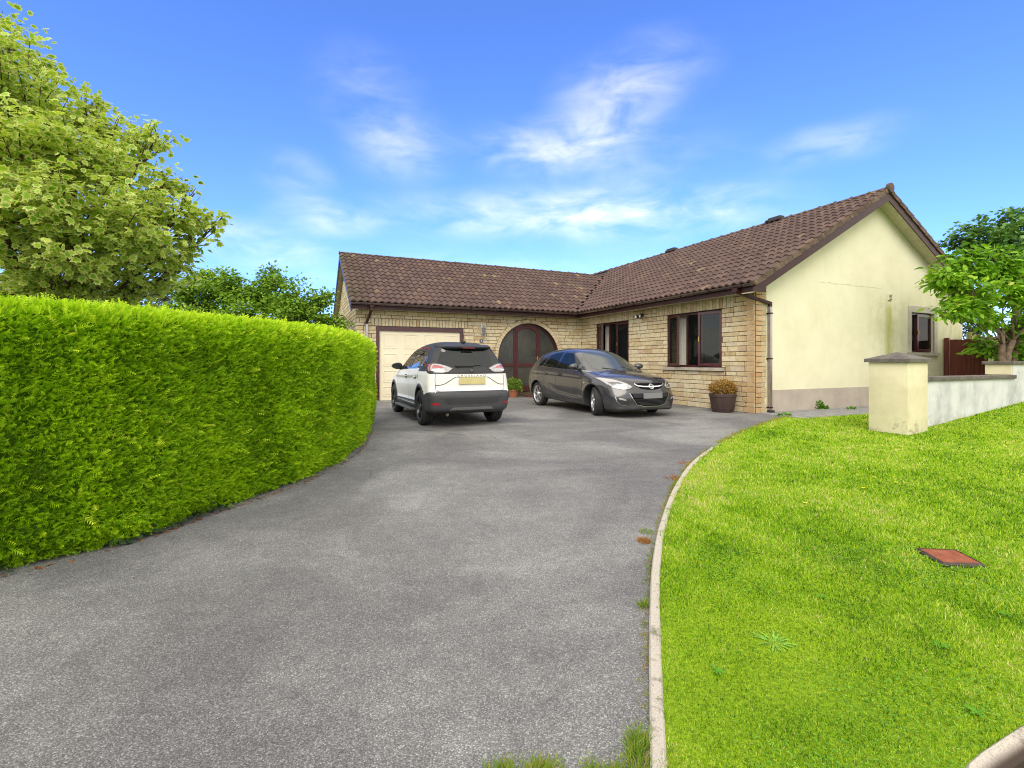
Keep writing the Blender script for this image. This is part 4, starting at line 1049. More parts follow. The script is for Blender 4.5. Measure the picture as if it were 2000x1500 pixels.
shrub('door_shrub', 'light green rounded shrub in a pot left of the arched front door', 'shrub', bp + Vector((0, 0, .22)),
      [(0, 0, .2, 3, (.27, .25, .22)), (.14, 0, .08, 1, (.16, .15, .14))], 1200, .06, GRN)
dm = empty('doormat', hp(-2.1, -.42), HT, None, 'flat dark red doormat at the step of the arched front door', 'doormat')
MB().bev(-.42, .42, -.28, .26, .002, .028, .008).build('mat', plain('mat_red', (.10, .022, .018), .95, var=.3, scale=60, bump=.5), dm)
WEED = leafmat('weed_leaf', [(0, (.05, .14, .015)), (.5, (.10, .26, .02)), (1, (.20, .40, .03))], .3)
shrub('wall_weed', 'leafy green weed growing out of the paving at the foot of the gable', 'weed', gp(1596, 800),
      [(0, 0, .08, 2, (.13, .1, .1)), (-.03, 0, .16, 1, (.07, .06, .09)), (.12, -.02, .04, 1, (.12, .08, .04))], 420, .07, WEED)
shrub('wall_weed', 'small flat green weed on the paving right of the leafy one', 'weed', gp(1663, 801), [(0, 0, .02, 1, (.10, .06, .03))], 70, .06, WEED)
shrub('wall_weed', 'low green weed at the corner where tarmac meets the paving', 'weed', gp(1533, 813), [(0, 0, .02, 1, (.16, .06, .03))], 120, .05, WEED)

# ---------------------------------------------------------------- lawn grass
def blade_tmpl():
    v = np.array([(0, -.5, 0), (0, .5, 0), (.55, .35, .16), (.55, -.35, .16), (1.0, 0, .0)], float)
    return v, np.array([(0, 1, 2), (0, 2, 3), (3, 2, 4)])
BV, BF = blade_tmpl()
GRASS = leafmat('grass_blade', [(0, (.045, .13, .008)), (.22, (.14, .32, .010)), (.50, (.30, .53, .015)), (.72, (.48, .65, .04)), (.86, (.66, .68, .18)), (1, (.66, .55, .30))], .35, spec=.15)
def blades(P, h, wd, lean=.55, rnd=None, name='grass', mat=GRASS, parent=None):
    N = len(P); a = rng.random(N) * 6.283
    ln = np.abs(rng.normal(0, lean, N)) + .15
    d = np.stack([np.cos(a) * np.sin(ln), np.sin(a) * np.sin(ln), np.cos(ln)], 1)
    A = frames(d, rng.random(N) * 6.28)
    A = np.stack([A[:, :, 0] * h[:, None], A[:, :, 1] * wd[:, None], A[:, :, 2] * h[:, None] * .5], 2)
    return scatter(name, BV, BF, P, A, mat, parent, None, rnd)
def lawn_sample(n, rmin, rmax):
    r = np.exp(rng.uniform(math.log(rmin), math.log(rmax), n)); th = rng.uniform(R(-5), R(56), n)
    x, y = r * np.sin(th), r * np.cos(th)
    k = in_poly(x, y, lawn_poly)
    x, y = x[k], y[k]
    u = (x - HO.x) * HU.x + (y - HO.y) * HU.y; v = (x - HO.x) * HV.x + (y - HO.y) * HV.y
    k = ~((u > PU - .02) & (u < PU + PS + .02) & (v > PV - .02) & (v < PV + PS + .02)) & ~((u > PU + PS) & (v > PV + .1) & (v < PV + .5))
    k &= ~in_poly(x, y, [((p * 1.06) + mc)[:2] for p in lc])
    return x[k], y[k]
x, y = lawn_sample(520000, 1.2, 15)
r = np.hypot(x, y)
def vnoise(x, y, s, seed):
    g_ = np.random.default_rng(seed).random((64, 64)); X, Y = x * s + 9, y * s + 9
    i, j = np.floor(X).astype(int), np.floor(Y).astype(int); fx, fy = X - i, Y - j; fx = fx * fx * (3 - 2 * fx); fy = fy * fy * (3 - 2 * fy)
    q = lambda a, b: g_[a % 64, b % 64]
    return q(i, j) * (1 - fx) * (1 - fy) + q(i + 1, j) * fx * (1 - fy) + q(i, j + 1) * (1 - fx) * fy + q(i + 1, j + 1) * fx * fy
dry = vnoise(x, y, 1.4, 1) * .6 + vnoise(x, y, 4.5, 2) * .4
ex = np.array([[p.x, p.y] for p in edge]); ed_ = np.full(len(x), 9.0)
for q_ in ex[::2]: ed_ = np.minimum(ed_, np.hypot(x - q_[0], y - q_[1]))
stripe = np.sin(ed_ * 2 * math.pi / .62 + .8 * np.sin(y)) * np.exp(-ed_ / 2.6)
tone = np.clip(rng.random(len(x)) * .84 - .07 + stripe * .07 + (vnoise(x, y, 11, 21) - .5) * .30 + np.clip((vnoise(x, y, .9, 31) - .58) * 3, 0, 1) * (rng.random(len(x)) < .5) * .50 + (dry - .5) * .62 + .06 + (rng.random(len(x)) < .05) * .4, 0, 1)
h = (.013 + .017 * rng.random(len(x))) * (1 + .4 * (vnoise(x, y, 6, 3) - .5)) * np.clip(r / 2.4, .8, 1.5)
wd = np.maximum(.0026, r * .00125) * (.7 + .6 * rng.random(len(x)))
P = np.stack([x, y, lawn_z(x, y) + .008], 1)
gr = blades(P, h, wd, .75, tone)
tag(gr, kind='stuff')
# clover and other broad-leaved ground cover in the grass
CLOV = leafmat('clover_leaf', [(0, (.07, .22, .015)), (.6, (.15, .38, .02)), (1, (.26, .46, .04))], .25)
cx_, cy_ = lawn_sample(30000, 1.3, 6); k = (vnoise(cx_, cy_, 2.4, 5) + rng.normal(0, .12, len(cx_)) > .62); cx_, cy_ = cx_[k], cy_[k]
N = len(cx_); d = np.stack([rng.normal(0, 1, N), rng.normal(0, 1, N), .12 * np.ones(N)], 1)
tv, tf, tip = leaf_simple(1, .8)
s = (.006 + .006 * rng.random(N)) * np.clip(np.hypot(cx_, cy_) / 2.5, .8, 1.6)
tag(scatter('clover', tv, tf, np.stack([cx_, cy_, lawn_z(cx_, cy_) + .022 + .012 * rng.random(N)], 1), frames(d) * s[:, None, None], CLOV, None, tip), kind='stuff')
# rosette weeds and yellow flowers
def rosette(name, label, cat, c, n, ln, wd_, mat, rise=.25):
    t = empty(name, c, 0, None, label, cat); P, A = [], []
    mb_v, mb_f = [], []
    for i in range(n):
        a = i * 2.4 + random.uniform(-.3, .3); l = ln * random.uniform(.6, 1.1); K = 7
        b0 = len(mb_v)
        for k in range(K + 1):
            s_ = k / K; w_ = wd_ * math.sin(math.pi * min(.98, s_ * .93 + .06)) * (1 if k % 2 else .45)
            px_, py2 = math.cos(a) * l * s_, math.sin(a) * l * s_; z_ = rise * l * math.sin(s_ * 2.3) + .012
            mb_v += [(px_ - math.sin(a) * w_, py2 + math.cos(a) * w_, z_), (px_ + math.sin(a) * w_, py2 - math.cos(a) * w_, z_)]
            if k: q = b0 + 2 * k; mb_f.append((q - 2, q - 1, q + 1, q))
    me = bpy.data.meshes.new('leaves'); me.from_pydata(mb_v, [], mb_f); link('leaves', me, mat, t)
    return t
BLUEG = plain('grey_green_leaf', (.16, .34, .05), .9, spec=.08, var=.3, scale=20)
DKG = plain('dark_weed_leaf', (.09, .25, .02), .9, spec=.08, var=.3, scale=20)
rosette('thistle', 'grey-green spiky thistle rosette in the lawn, the largest weed near the drive kerb', 'weed', gp(1512, 1262, .0), 17, .10, .006, BLUEG, .10)
for (px, py, lab) in ((1835, 1268, 'small dark broad-leaf weed in the near lawn right of the thistle'), (1605, 1172, 'tiny green weed in the lawn above the thistle'), (1960, 1205, 'dark leafy weed at the right edge of the lawn below the rusty cover'), (1715, 990, 'small bluish weed in the middle lawn below the pillar'), (1905, 1400, 'pale broad-leaf weed in the nearest corner of the lawn by the road kerb'), (1402, 1318, 'small broad-leaf weed between the kerb and the thistle')):
    rosette('lawn_weed', lab, 'weed', gp(px, py, .008), 9, .038, .0065, DKG, .25)
YEL = plain('yellow_petal', (.75, .62, .02), .6)
for i, (px, py, lab) in enumerate(((1687, 953, 'yellow flower head in the lawn a little below the pillar, with a weed beside it'), (1573, 982, 'single yellow flower in the middle of the lawn left of the others'), (1750, 942, 'tiny yellow flower in the lawn right of the pillar base'), (1873, 815, 'yellow flower in the far lawn in front of the low boundary wall'), (1708, 932, 'tiny yellow flower straight below the pillar'))):
    c0 = gp(px, py, .03); 
    if i == 3: c0 = gp(px, py, .23)
    t = empty('yellow_flower', (c0.x, c0.y, c0.z - .03), 0, None, lab, 'flower', 'yellow flowers in the lawn')
    mb = MB(); s_ = .016 if i != 3 else .03
    for k in range(14):
        a = k * math.pi / 7; mb.add([(0, 0, .031), (s_ * math.cos(a - .2), s_ * math.sin(a - .2), .034), (s_ * 1.2 * math.cos(a), s_ * 1.2 * math.sin(a), .031), (s_ * math.cos(a + .2), s_ * math.sin(a + .2), .034)], [(0, 1, 2, 3)])
    mb.build('petals', YEL, t); MB().tube([(0, 0, 0), (0, 0, .03)], .0015, 5).build('stem', DKG, t)
# weeds in the joint between tarmac and kerb
EDG = leafmat('edge_grass', [(0, (.09, .20, .02)), (.4, (.20, .34, .03)), (.7, (.38, .36, .07)), (.9, (.40, .22, .06)), (1, (.30, .10, .04))], .3)
EP, EH, EW, ET = [], [], [], []
def tuft(c, n, rad, hh, ww, t0=0.0, t1=1.0):
    for _ in range(n):
        a = random.random() * 6.28; q = rad * math.sqrt(random.random()); EP.append((c.x + q * math.cos(a), c.y + q * math.sin(a), .002)); EH.append(hh * random.uniform(.5, 1.2)); EW.append(ww); ET.append(random.uniform(t0, t1))
for i, p in enumerate(ke):
    if p.y < 1.3: continue
    t = (ke[min(i + 1, len(ke) - 1)] - ke[max(i - 1, 0)]).normalized(); nr = Vector((t.y, -t.x, 0))
    dens = 0.5 + 1.2 * max(0, math.sin(p.y * 5.1) * math.sin(p.y * 2.3 + 1))
    for _ in range(int(5 * dens) + (random.random() < .7)):
        c0 = p - nr * (.026 + abs(random.gauss(0, .018))) + t * random.uniform(-.025, .025)
        far = max(1, p.length / 3)
        tuft(c0, 5, .012, .022 * random.uniform(.6, 1.3) * min(far, 1.4), .0022 * far, .0 if math.sin(p.y * 3) > 0 else .35, 1)
    if random.random() < .5:
        c0 = p + nr * (.03); tuft(c0, 16, .02, .045, .003 * max(1, p.length / 3), 0, .8)
for px, py, n, rad, hh in ((1258, 1058, 260, .045, .03), (1262, 1040, 120, .05, .03), (1258, 1185, 90, .03, .05), (1247, 1455, 150, .035, .06), (1240, 1480, 120, .03, .06), (1340, 905, 90, .12, .03), (1316, 935, 90, .09, .03)):
    o = (py in (1058, 1045, 935, 905)); tuft(gp(px, py), n, rad, hh, .003 if py > 1000 else .007, .86 if o else 0, 1.0 if o else .7)
for p in edge[len(edge) * 6 // 10:]:
    for _ in range(10):
        c0 = p + Vector((random.gauss(0, .04), random.gauss(0, .03), 0)); tuft(c0, 4, .03, .05, .009, .2, .95)
for px in (965, 985, 1000, 1035, 1050, 1062, 1072, 1090, 1150, 1170, 1195, 1212, 1245, 1262, 1300):
    tuft(gp(px, 1507), random.randint(40, 80), random.uniform(.015, .03), random.uniform(.035, .06), .0026, .1, .8)
tag(blades(np.array(EP), np.array(EH), np.array(EW), .6, np.array(ET), 'edge_grass', EDG), kind='stuff')

# ---------------------------------------------------------------- conifer hedge
hpx = [(0, 1125), (100, 1101), (200, 1075), (300, 1045), (400, 1008), (500, 974), (600, 937), (660, 908), (694, 884), (713, 862), (724, 838)]
hpts = [Vector((-5.2, -.4, 0)), Vector((-3.9, 1.1, 0)), Vector((-3.25, 2.0, 0))] + [gp(*p) for p in hpx] + [Vector((-2.72, 9.3, 0)), Vector((-3.02, 9.7, 0)), Vector((-3.5, 9.95, 0)), Vector((-4.6, 10.0, 0))]
hpath = smooth_path(hpts, .06)
hs = [(.09, .0), (.04, .15), (.012, .5), (0.0, .9), (.008, 1.36), (.03, 1.47), (.08, 1.53), (.22, 1.55), (.9, 1.54), (1.2, 1.50), (1.3, 1.3), (1.3, 0)]
hd = empty('conifer_hedge', (0, 0, 0), 0, None, 'long clipped bright green conifer hedge curving along the left of the drive', 'hedge')
hn = []
for i, p in enumerate(hpath):
    t = (hpath[min(i + 1, len(hpath) - 1)] - hpath[max(i - 1, 0)]).normalized(); hn.append(Vector((-t.y, t.x, 0)))   # points into the hedge
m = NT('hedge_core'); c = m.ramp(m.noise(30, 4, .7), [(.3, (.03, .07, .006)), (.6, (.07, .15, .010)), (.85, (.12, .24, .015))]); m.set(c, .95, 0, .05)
vs, fs = [], []; n_ = len(hs)
for i, (p, nr) in enumerate(zip(hpath, hn)):
    for j, (o, z) in enumerate(hs):
        w_ = .018 * math.sin(p.x * 3.1 + z * 4) + .014 * math.sin(p.y * 5.3 - z * 3)
        q = p + nr * (o + .035 + (w_ if o < .5 else 0)); vs.append((q.x, q.y, max(0, z - (.03 if z > 1 else 0) + w_ * (z > 1.4))))
    if i:
        for j in range(n_ - 1): a = (i - 1) * n_ + j; fs.append((a, a + 1, a + 1 + n_, a + n_))
fs += [tuple(range(n_)), tuple(len(vs) - 1 - j for j in range(n_))]
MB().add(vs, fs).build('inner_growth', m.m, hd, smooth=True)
def frond():
    v, f = [], []
    def tri(a, b, c_): f.append((len(v), len(v) + 1, len(v) + 2)); v.extend([a, b, c_])
    zz = lambda x_: -.18 * x_ * x_
    tri((0, -.035, 0), (0, .035, 0), (1, 0, zz(1)))
    for i in range(5):
        x0 = .10 + i * .17; l = .42 * (1 - x0 * .65)
        for s_ in (-1, 1):
            xx = x0 + (.04 if s_ > 0 else 0); tri((xx, s_ * .01, zz(xx)), (xx + .13, s_ * .01, zz(xx)), (xx + l * .72, s_ * l * .78, zz(xx + l) - .03))
    return np.array(v), np.array(f)
FV, FF = frond()
HEDGE = leafmat('hedge_frond', [(0, (.16, .10, .03)), (.012, (.08, .17, .006)), (.3, (.20, .40, .008)), (.6, (.36, .60, .012)), (.85, (.52, .74, .02)), (1.0, (.68, .82, .06))], .35, spec=.2)
seg = np.array([[p.x, p.y] for p in hpath]); nrm = np.array([[n.x, n.y] for n in hn]); dist = np.hypot(seg[:, 0], seg[:, 1])
vis = (seg[:, 1] > .2)
ds = np.append(np.linalg.norm(np.diff(seg, axis=0), axis=1), .06)
cs = np.array(hs); cl_ = np.linalg.norm(np.diff(cs[:11], axis=0), axis=1); cw = cl_.copy(); cw[7:] *= .55; cw[8:] *= .5
perm = 9000 * np.clip((3.2 / dist), .32, 1.0) ** 1.2
wgt = ds * perm * vis * cw.sum(); NF = int(wgt.sum())
ii = rng.choice(len(seg), NF, p=wgt / wgt.sum()); jj = rng.choice(len(cw), NF, p=cw / cw.sum()); t = rng.random(NF)
o = cs[jj, 0] * (1 - t) + cs[jj + 1, 0] * t; z = cs[jj, 1] * (1 - t) + cs[jj + 1, 1] * t
tn_ = (cs[jj + 1] - cs[jj]); tn_ /= np.linalg.norm(tn_, axis=1, keepdims=True); on, zn = -tn_[:, 1], tn_[:, 0]     # outward in (offset, z)
j2 = rng.random(NF) * ds[ii]
base = seg[ii] + nrm[ii] * o[:, None]; tg = np.stack([-nrm[ii][:, 1], nrm[ii][:, 0]], 1) * -1
base = base + tg * j2[:, None]
w_ = .018 * np.sin(base[:, 0] * 3.1 + z * 4) + .014 * np.sin(base[:, 1] * 5.3 - z * 3)
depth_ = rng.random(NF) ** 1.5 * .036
lump = vnoise(base[:, 0] * 1.0 + base[:, 1], z + base[:, 1] * .3, 3.0, 11)
w_ = w_ + (lump - .5) * -.05
out3 = np.stack([nrm[ii][:, 0] * on, nrm[ii][:, 1] * on, zn], 1)
P = np.stack([base[:, 0], base[:, 1], z], 1) + np.stack([nrm[ii][:, 0] * w_, nrm[ii][:, 1] * w_, 0 * w_], 1) * (o < .5)[:, None] - out3 * depth_[:, None]
D = out3 * .75 + rng.normal(size=(NF, 3)) * .50 + np.array([0, 0, .55])
D += np.stack([tg[:, 0], tg[:, 1], 0 * z], 1) * .25
sz = (.030 + .030 * rng.random(NF)) * np.clip(dist[ii] / 3.6, .85, 1.7); lead = rng.random(NF) < .02; sz[lead] *= 1.5
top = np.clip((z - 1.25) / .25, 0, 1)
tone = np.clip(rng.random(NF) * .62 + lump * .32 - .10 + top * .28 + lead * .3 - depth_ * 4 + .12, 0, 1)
P[:, 2] = np.maximum(P[:, 2], .03)
A = frames(D, rng.normal(0, 1.0, NF)) * sz[:, None, None]
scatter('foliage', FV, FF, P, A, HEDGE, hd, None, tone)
# upright leading sprigs along the clipped top
NL = 2600; li = rng.choice(np.nonzero((seg[:, 1] > .8) & (seg[:, 1] < 9.3))[0], NL); lo = np.abs(rng.normal(.10, .16, NL))
LP = np.stack([seg[li, 0] + nrm[li, 0] * lo, seg[li, 1] + nrm[li, 1] * lo, np.interp(lo, [0, .08, .22], [1.46, 1.51, 1.54])], 1)
LD = rng.normal(size=(NL, 3)) * .28 + np.array([0, 0, 1.0]) - np.stack([nrm[li, 0], nrm[li, 1], 0 * lo], 1) * .12
LA = frames(LD, rng.random(NL) * 6.28); ls = .055 + .05 * rng.random(NL) ** 2
LA = np.stack([LA[:, :, 0] * ls[:, None], LA[:, :, 1] * ls[:, None] * .5, LA[:, :, 2] * ls[:, None] * .5], 2)
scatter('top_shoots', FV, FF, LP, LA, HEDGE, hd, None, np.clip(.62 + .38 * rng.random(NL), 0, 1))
print('hedge fronds', NF, 'lawn blades', len(x))
# ivy and litter at the hedge foot
IVY = leafmat('ivy_leaf', [(0, (.012, .035, .012)), (1, (.035, .075, .025))], .15)
mv_, mf_, mt_ = leaf_maple()
k = (seg[:, 1] > 1.6) & (seg[:, 1] < 4.6); idx = np.nonzero(k)[0]; pick = rng.choice(idx, 240); cl2 = vnoise(seg[pick, 0], seg[pick, 1], 3, 8) > .48; pick = pick[cl2]
P = np.stack([seg[pick, 0] + rng.normal(.0, .02, len(pick)), seg[pick, 1] + rng.normal(-.01, .02, len(pick)), .01 + .05 * rng.random(len(pick))], 1)
D = rng.normal(size=P.shape) + np.array([1.2, -.6, .2])
tag(scatter('ivy', mv_, mf_, P, frames(D, rng.normal(0, .4, len(P))) * .05, IVY, None, mt_), kind='stuff')
LIT = leafmat('litter', [(0, (.10, .035, .015)), (1, (.30, .13, .05))], .1)
pick = rng.choice(np.nonzero((seg[:, 1] > 1.6) & (seg[:, 1] < 8.6))[0], 420)
off = .02 + np.abs(rng.normal(0, .02, len(pick)))
P = np.stack([seg[pick, 0] - nrm[pick, 0] * off, seg[pick, 1] - nrm[pick, 1] * off, .004 + .004 * rng.random(len(pick))], 1)
D = rng.normal(size=P.shape) * np.array([1, 1, .1]); tv, tf, tip = leaf_simple(1, .5)
tag(scatter('leaf_litter', tv, tf, P, frames(D) * (.018 + .02 * rng.random(len(P)))[:, None, None], LIT, None, tip), kind='stuff')

# ---------------------------------------------------------------- trees
def tree(name, label, base, blobs, nleaf, size, mat, tmpl, fork, trunk_r=.09, droop=.2, twig_r=.012, bark=None, stems=1, upn=.8, group=None, tone_jit=.5, nodes=None):
    """blobs: world centres and radii of the leafy masses; limbs run from the trunk into each"""
    t = empty(name, base, 0, None, label, 'tree', group); base = Vector(base); bark = bark or BARK
    mb = MB(); fk = Vector(fork) - base
    st = []
    for s_ in range(stems):
        o = Vector((random.uniform(-.25, .25), random.uniform(-.15, .15), 0)) * (stems > 1)
        f = fk + Vector((random.uniform(-.5, .5), random.uniform(-.3, .3), random.uniform(-.2, .4))) * (stems > 1)
        n_ = 6; pts = [o + (f - o) * (k / n_) + Vector((random.uniform(-.04, .04), random.uniform(-.04, .04), 0)) for k in range(n_ + 1)]
        mb.tube(pts, [trunk_r * (1.15 - .45 * k / n_) for k in range(n_ + 1)], 10); st.append(pts)
    mb.build('trunk', bark, t, smooth=True)
    mb = MB(); P, D, T = [], [], []
    tot = sum((b[1] if not hasattr(b[1], '__len__') else (b[1][0] * b[1][1] * b[1][2]) ** (1 / 3)) ** 2 for b in blobs)
    for c_, r in blobs:
        c_ = Vector(c_) - base; rr = np.array(r if hasattr(r, '__len__') else (r, r, r), float); rm = float(rr.mean())
        s0 = random.choice(st); a = s0[random.choice((-1, -1, -2))]
        mid = a.lerp(c_, .5) + Vector((random.uniform(-.15, .15), random.uniform(-.15, .15), -.08 * (c_ - a).length))
        r0 = max(.015, trunk_r * .42) * min(1, .45 + rm); mb.tube([a, a.lerp(mid, .5), mid, mid.lerp(c_, .6), c_], [r0, r0 * .8, r0 * .6, r0 * .42, r0 * .25], 7)
        ntw = max(6, int(26 * rm * rm + 8)); ends = []
        for k in range(ntw):
            d = rng.normal(size=3); d /= np.linalg.norm(d); d[2] = d[2] * .8 + .1
            e = np.array(c_) + d * rr * rng.uniform(.65, 1.05); s1 = np.array(mid.lerp(c_, random.uniform(.4, 1)))
            mm = (s1 + e) / 2 + np.array([0, 0, .06 * rm]); mb.tube([s1, mm, e], [twig_r, twig_r * .7, twig_r * .3], 5, cap=False)
            ends.append((s1, mm, e))
        n = int(nleaf * rm ** 2 / tot); q = rng.integers(0, ntw, n); tt = .35 + .7 * rng.random(n)
        E = np.array(ends)[q]; pos = np.where(tt[:, None] < .5, E[:, 0] + (E[:, 1] - E[:, 0]) * (tt[:, None] * 2), E[:, 1] + (E[:, 2] - E[:, 1]) * ((tt[:, None] - .5) * 2))
        pos = pos + rng.normal(size=pos.shape) * np.array([.16, .16, .09]) * (.35 + rm * .6)
        P.append(pos); d = pos - np.array(c_); D.append(d / np.maximum(np.linalg.norm(d, axis=1, keepdims=True), .1))
        T.append(np.full(n, random.uniform(-.5, .5)) * tone_jit * .6)
    mb.build('branches', bark, t, smooth=True)
    P = np.concatenate(P); D = np.concatenate(D); T = np.concatenate(T)
    dirs = D * .9 + rng.normal(size=P.shape) * .7; dirs[:, 2] = dirs[:, 2] * .5 - droop
    up = np.array([0, 0, 1.0]) * upn + rng.normal(size=P.shape) * .45 + D * .35
    Z = dirs / np.linalg.norm(dirs, axis=1, keepdims=True); y_ = np.cross(up, Z); y_ /= np.maximum(np.linalg.norm(y_, axis=1, keepdims=True), 1e-5); z_ = np.cross(Z, y_)
    A = np.stack([Z, y_, z_], 2) * (size * (.6 + .7 * rng.random(len(P))))[:, None, None]
    tv, tf, tip = tmpl
    scatter('crown', tv, tf, P, A, mat, t, tip, np.clip(rng.random(len(P)) * .8 + T + .1, 0, 1))
    return t
VAR = leafmat('variegated_leaf', [(0, (.14, .31, .02)), (.5, (.29, .49, .035)), (.85, (.41, .59, .055)), (.93, (.08, .24, .02)), (1, (.06, .20, .02))], .42, tip=(.45, .95, (.68, .70, .24)), spec=.3)
def B(px, py, Y, r, *rr): return (pt(px, py, Y), (r, *rr) if rr else r)
mp_blobs = [B(-120, 60, 6.6, .9), B(-30, 130, 6.0, .62), B(15, 85, 6.7, .33), B(60, 190, 6.4, .55), B(-90, 260, 5.8, .9), B(130, 215, 7.2, .42), B(150, 290, 6.2, .55), B(40, 300, 5.6, .7),
            B(235, 300, 6.8, .42), B(310, 262, 7.0, .20), B(250, 370, 6.2, .48), B(320, 360, 7.0, .34), B(140, 390, 5.5, .55), B(0, 420, 5.4, .6), B(350, 425, 6.6, .34), B(395, 425, 6.9, .22),
            B(250, 450, 5.9, .45), B(130, 480, 5.6, .5), B(330, 490, 6.5, .33), B(20, 500, 6.2, .42), B(220, 520, 6.2, .36), B(330, 545, 7.2, .25), B(150, 575, 6.8, .26), B(250, 578, 7.0, .24), B(60, 560, 7.6, .28), B(-120, 420, 6.2, .8), B(90, 130, 7.1, .22), B(180, 200, 7.3, .22), B(380, 378, 6.9, .12), B(430, 430, 7.0, .10), B(100, 545, 6.0, .40), B(180, 565, 6.4, .30), B(20, 570, 6.2, .34), B(280, 560, 6.8, .28), B(360, 520, 6.9, .22), B(390, 470, 6.9, .22), B(280, 250, 7.2, .2), B(220, 245, 7.2, .26)]
tree('variegated_maple', 'large pale cream-edged maple tree rising over the left end of the hedge', (-7.6, 7.6, 0), mp_blobs, 20000, .116, VAR, leaf_maple(), (-7.3, 7.4, 1.9), .15, .28, .010)
DEC = leafmat('mid_green_leaf', [(0, (.08, .17, .014)), (.4, (.16, .31, .02)), (.75, (.26, .43, .035)), (1, (.40, .56, .07))], .3)
g_blobs = [B(380, 590, 15, .9), B(450, 575, 15, .85), B(430, 550, 15.5, .6), B(520, 570, 15, .85), B(530, 545, 15.5, .5), B(590, 590, 14.5, .8), B(620, 610, 14.5, .6), B(560, 620, 14, .8), B(470, 620, 14, .8), B(395, 540, 15.5, .35), B(350, 560, 15, .45), B(640, 580, 15, .3), B(655, 630, 14.5, .4), B(395, 625, 14.5, .6)]
tree('garden_tree', 'mid green broad-leaved tree seen over the hedge left of the garage', (-8.3, 15.2, 0), g_blobs, 21000, .11, DEC, leaf_simple(1, .6), (-8.2, 15, 1.6), .14, .1, .010)
GRY = leafmat('grey_brown_leaf', [(0, (.05, .06, .03)), (1, (.11, .12, .06))], .3)
tree('thin_tree', 'thin grey-brown leafy tree between the maple and the green tree behind the hedge', (-13.0, 17.2, 0), [B(300, 570, 17, .7), B(335, 590, 17, .5), B(280, 600, 17, .6), B(320, 540, 17, .4)], 1700, .11, GRY, leaf_simple(1, .6), (-12.8, 17, 2.0), .1, .1, .012)
DARKL = leafmat('dark_hedge_leaf', [(0, (.015, .04, .012)), (1, (.05, .10, .025))], .2)
tree('dark_tree', 'dark evergreen shrub tree glimpsed under the maple behind the hedge', (-13.2, 13.6, 0), [B(200, 585, 13, .5), B(120, 600, 13, .6), B(250, 600, 13, .4), B(60, 590, 13.5, .6), B(-10, 590, 13.5, .7)], 3500, .12, DARKL, leaf_simple(1, .6), (-13.1, 13.5, 1.5), .1, .1)
CHE = leafmat('cherry_leaf', [(0, (.08, .21, .012)), (.4, (.17, .38, .018)), (.75, (.30, .54, .03)), (.93, (.44, .64, .06)), (1, (.50, .42, .12))], .35)
cb = hp(6.9, -9.0)
ch_blobs = [B(1850, 545, 11.6, .45), B(1835, 530, 11.2, .28), B(1890, 520, 11.6, .5), B(1940, 515, 11.8, .55), B(1990, 540, 11.8, .6), B(1900, 570, 11.2, .5), B(1860, 600, 11.2, .32), B(1845, 610, 11.0, .20), B(1960, 580, 11.6, .5), B(1870, 500, 11.8, .3), B(2050, 560, 12, .8), B(1925, 620, 11.4, .3), B(2000, 640, 12.2, .5), B(1985, 690, 12.6, .5), B(1930, 680, 13.0, .4), B(1905, 600, 11.2, .28), B(1885, 615, 11.1, .16)]
BARK2 = plain('pale_bark', (.17, .12, .08), .9, var=.5, scale=9, bump=.8, bscale=40)
tree('cherry_tree', 'bright green many-stemmed cherry tree behind the boundary wall at the right edge', cb, ch_blobs, 7600, .17, CHE, leaf_simple(1, .42), cb + Vector((.15, 0, 1.75)), .085, .35, .010, BARK2, 4)
DK = leafmat('blue_green_leaf', [(0, (.06, .15, .035)), (.6, (.13, .27, .06)), (1, (.22, .38, .09))], .25)
tree('maple_tree', 'dark green tree towering behind the bright cherry tree at the right', pt(1990, 706, 17) - Vector((0, 0, 1.2)), [B(1870, 470, 17, .5), B(1900, 440, 17, .45), B(1915, 475, 17, .7), B(1950, 445, 17, .5), B(1960, 425, 17, .35), B(1990, 470, 17, .8), B(2010, 420, 17, .5), B(1940, 500, 17, .9), B(2040, 470, 17, 1.0), B(1985, 520, 17, 1.0)], 7000, .17, DK, leaf_maple(), pt(1985, 560, 17), .16, .15, .012)
tree('cypress', 'dark conifer between the gable and the cherry tree', pt(1895, 706, 19) - Vector((0, 0, 1.2)), [B(1890, 670, 19, .5, .5, .8), B(1900, 640, 19, .4, .4, .6), B(1915, 690, 19, .6, .6, .8)], 2500, .10, DARKL, leaf_simple(1, .5), pt(1896, 690, 19), .1, .0)
shrub('ivy_shrub', 'mid green shrub filling the gap behind the side gate', 'shrub', hp(9.2, -8.4), [(0, 0, .5, 2, (.3, .3, .5)), (.3, .1, .9, 1, (.3, .3, .4)), (-.2, 0, 1.2, 1, (.2, .2, .4))], 1500, .10, WEED)
shrub('laurel_shrub', 'leafy bright green shrub under the cherry tree behind the taller wall', 'shrub', hp(8.6, -9.3), [(0, 0, .8, 3, (.8, .5, .6)), (1.0, .1, 1.3, 2, (.6, .5, .6)), (1.6, .1, 1.0, 2, (.7, .5, .8))], 3600, .13, CHE)
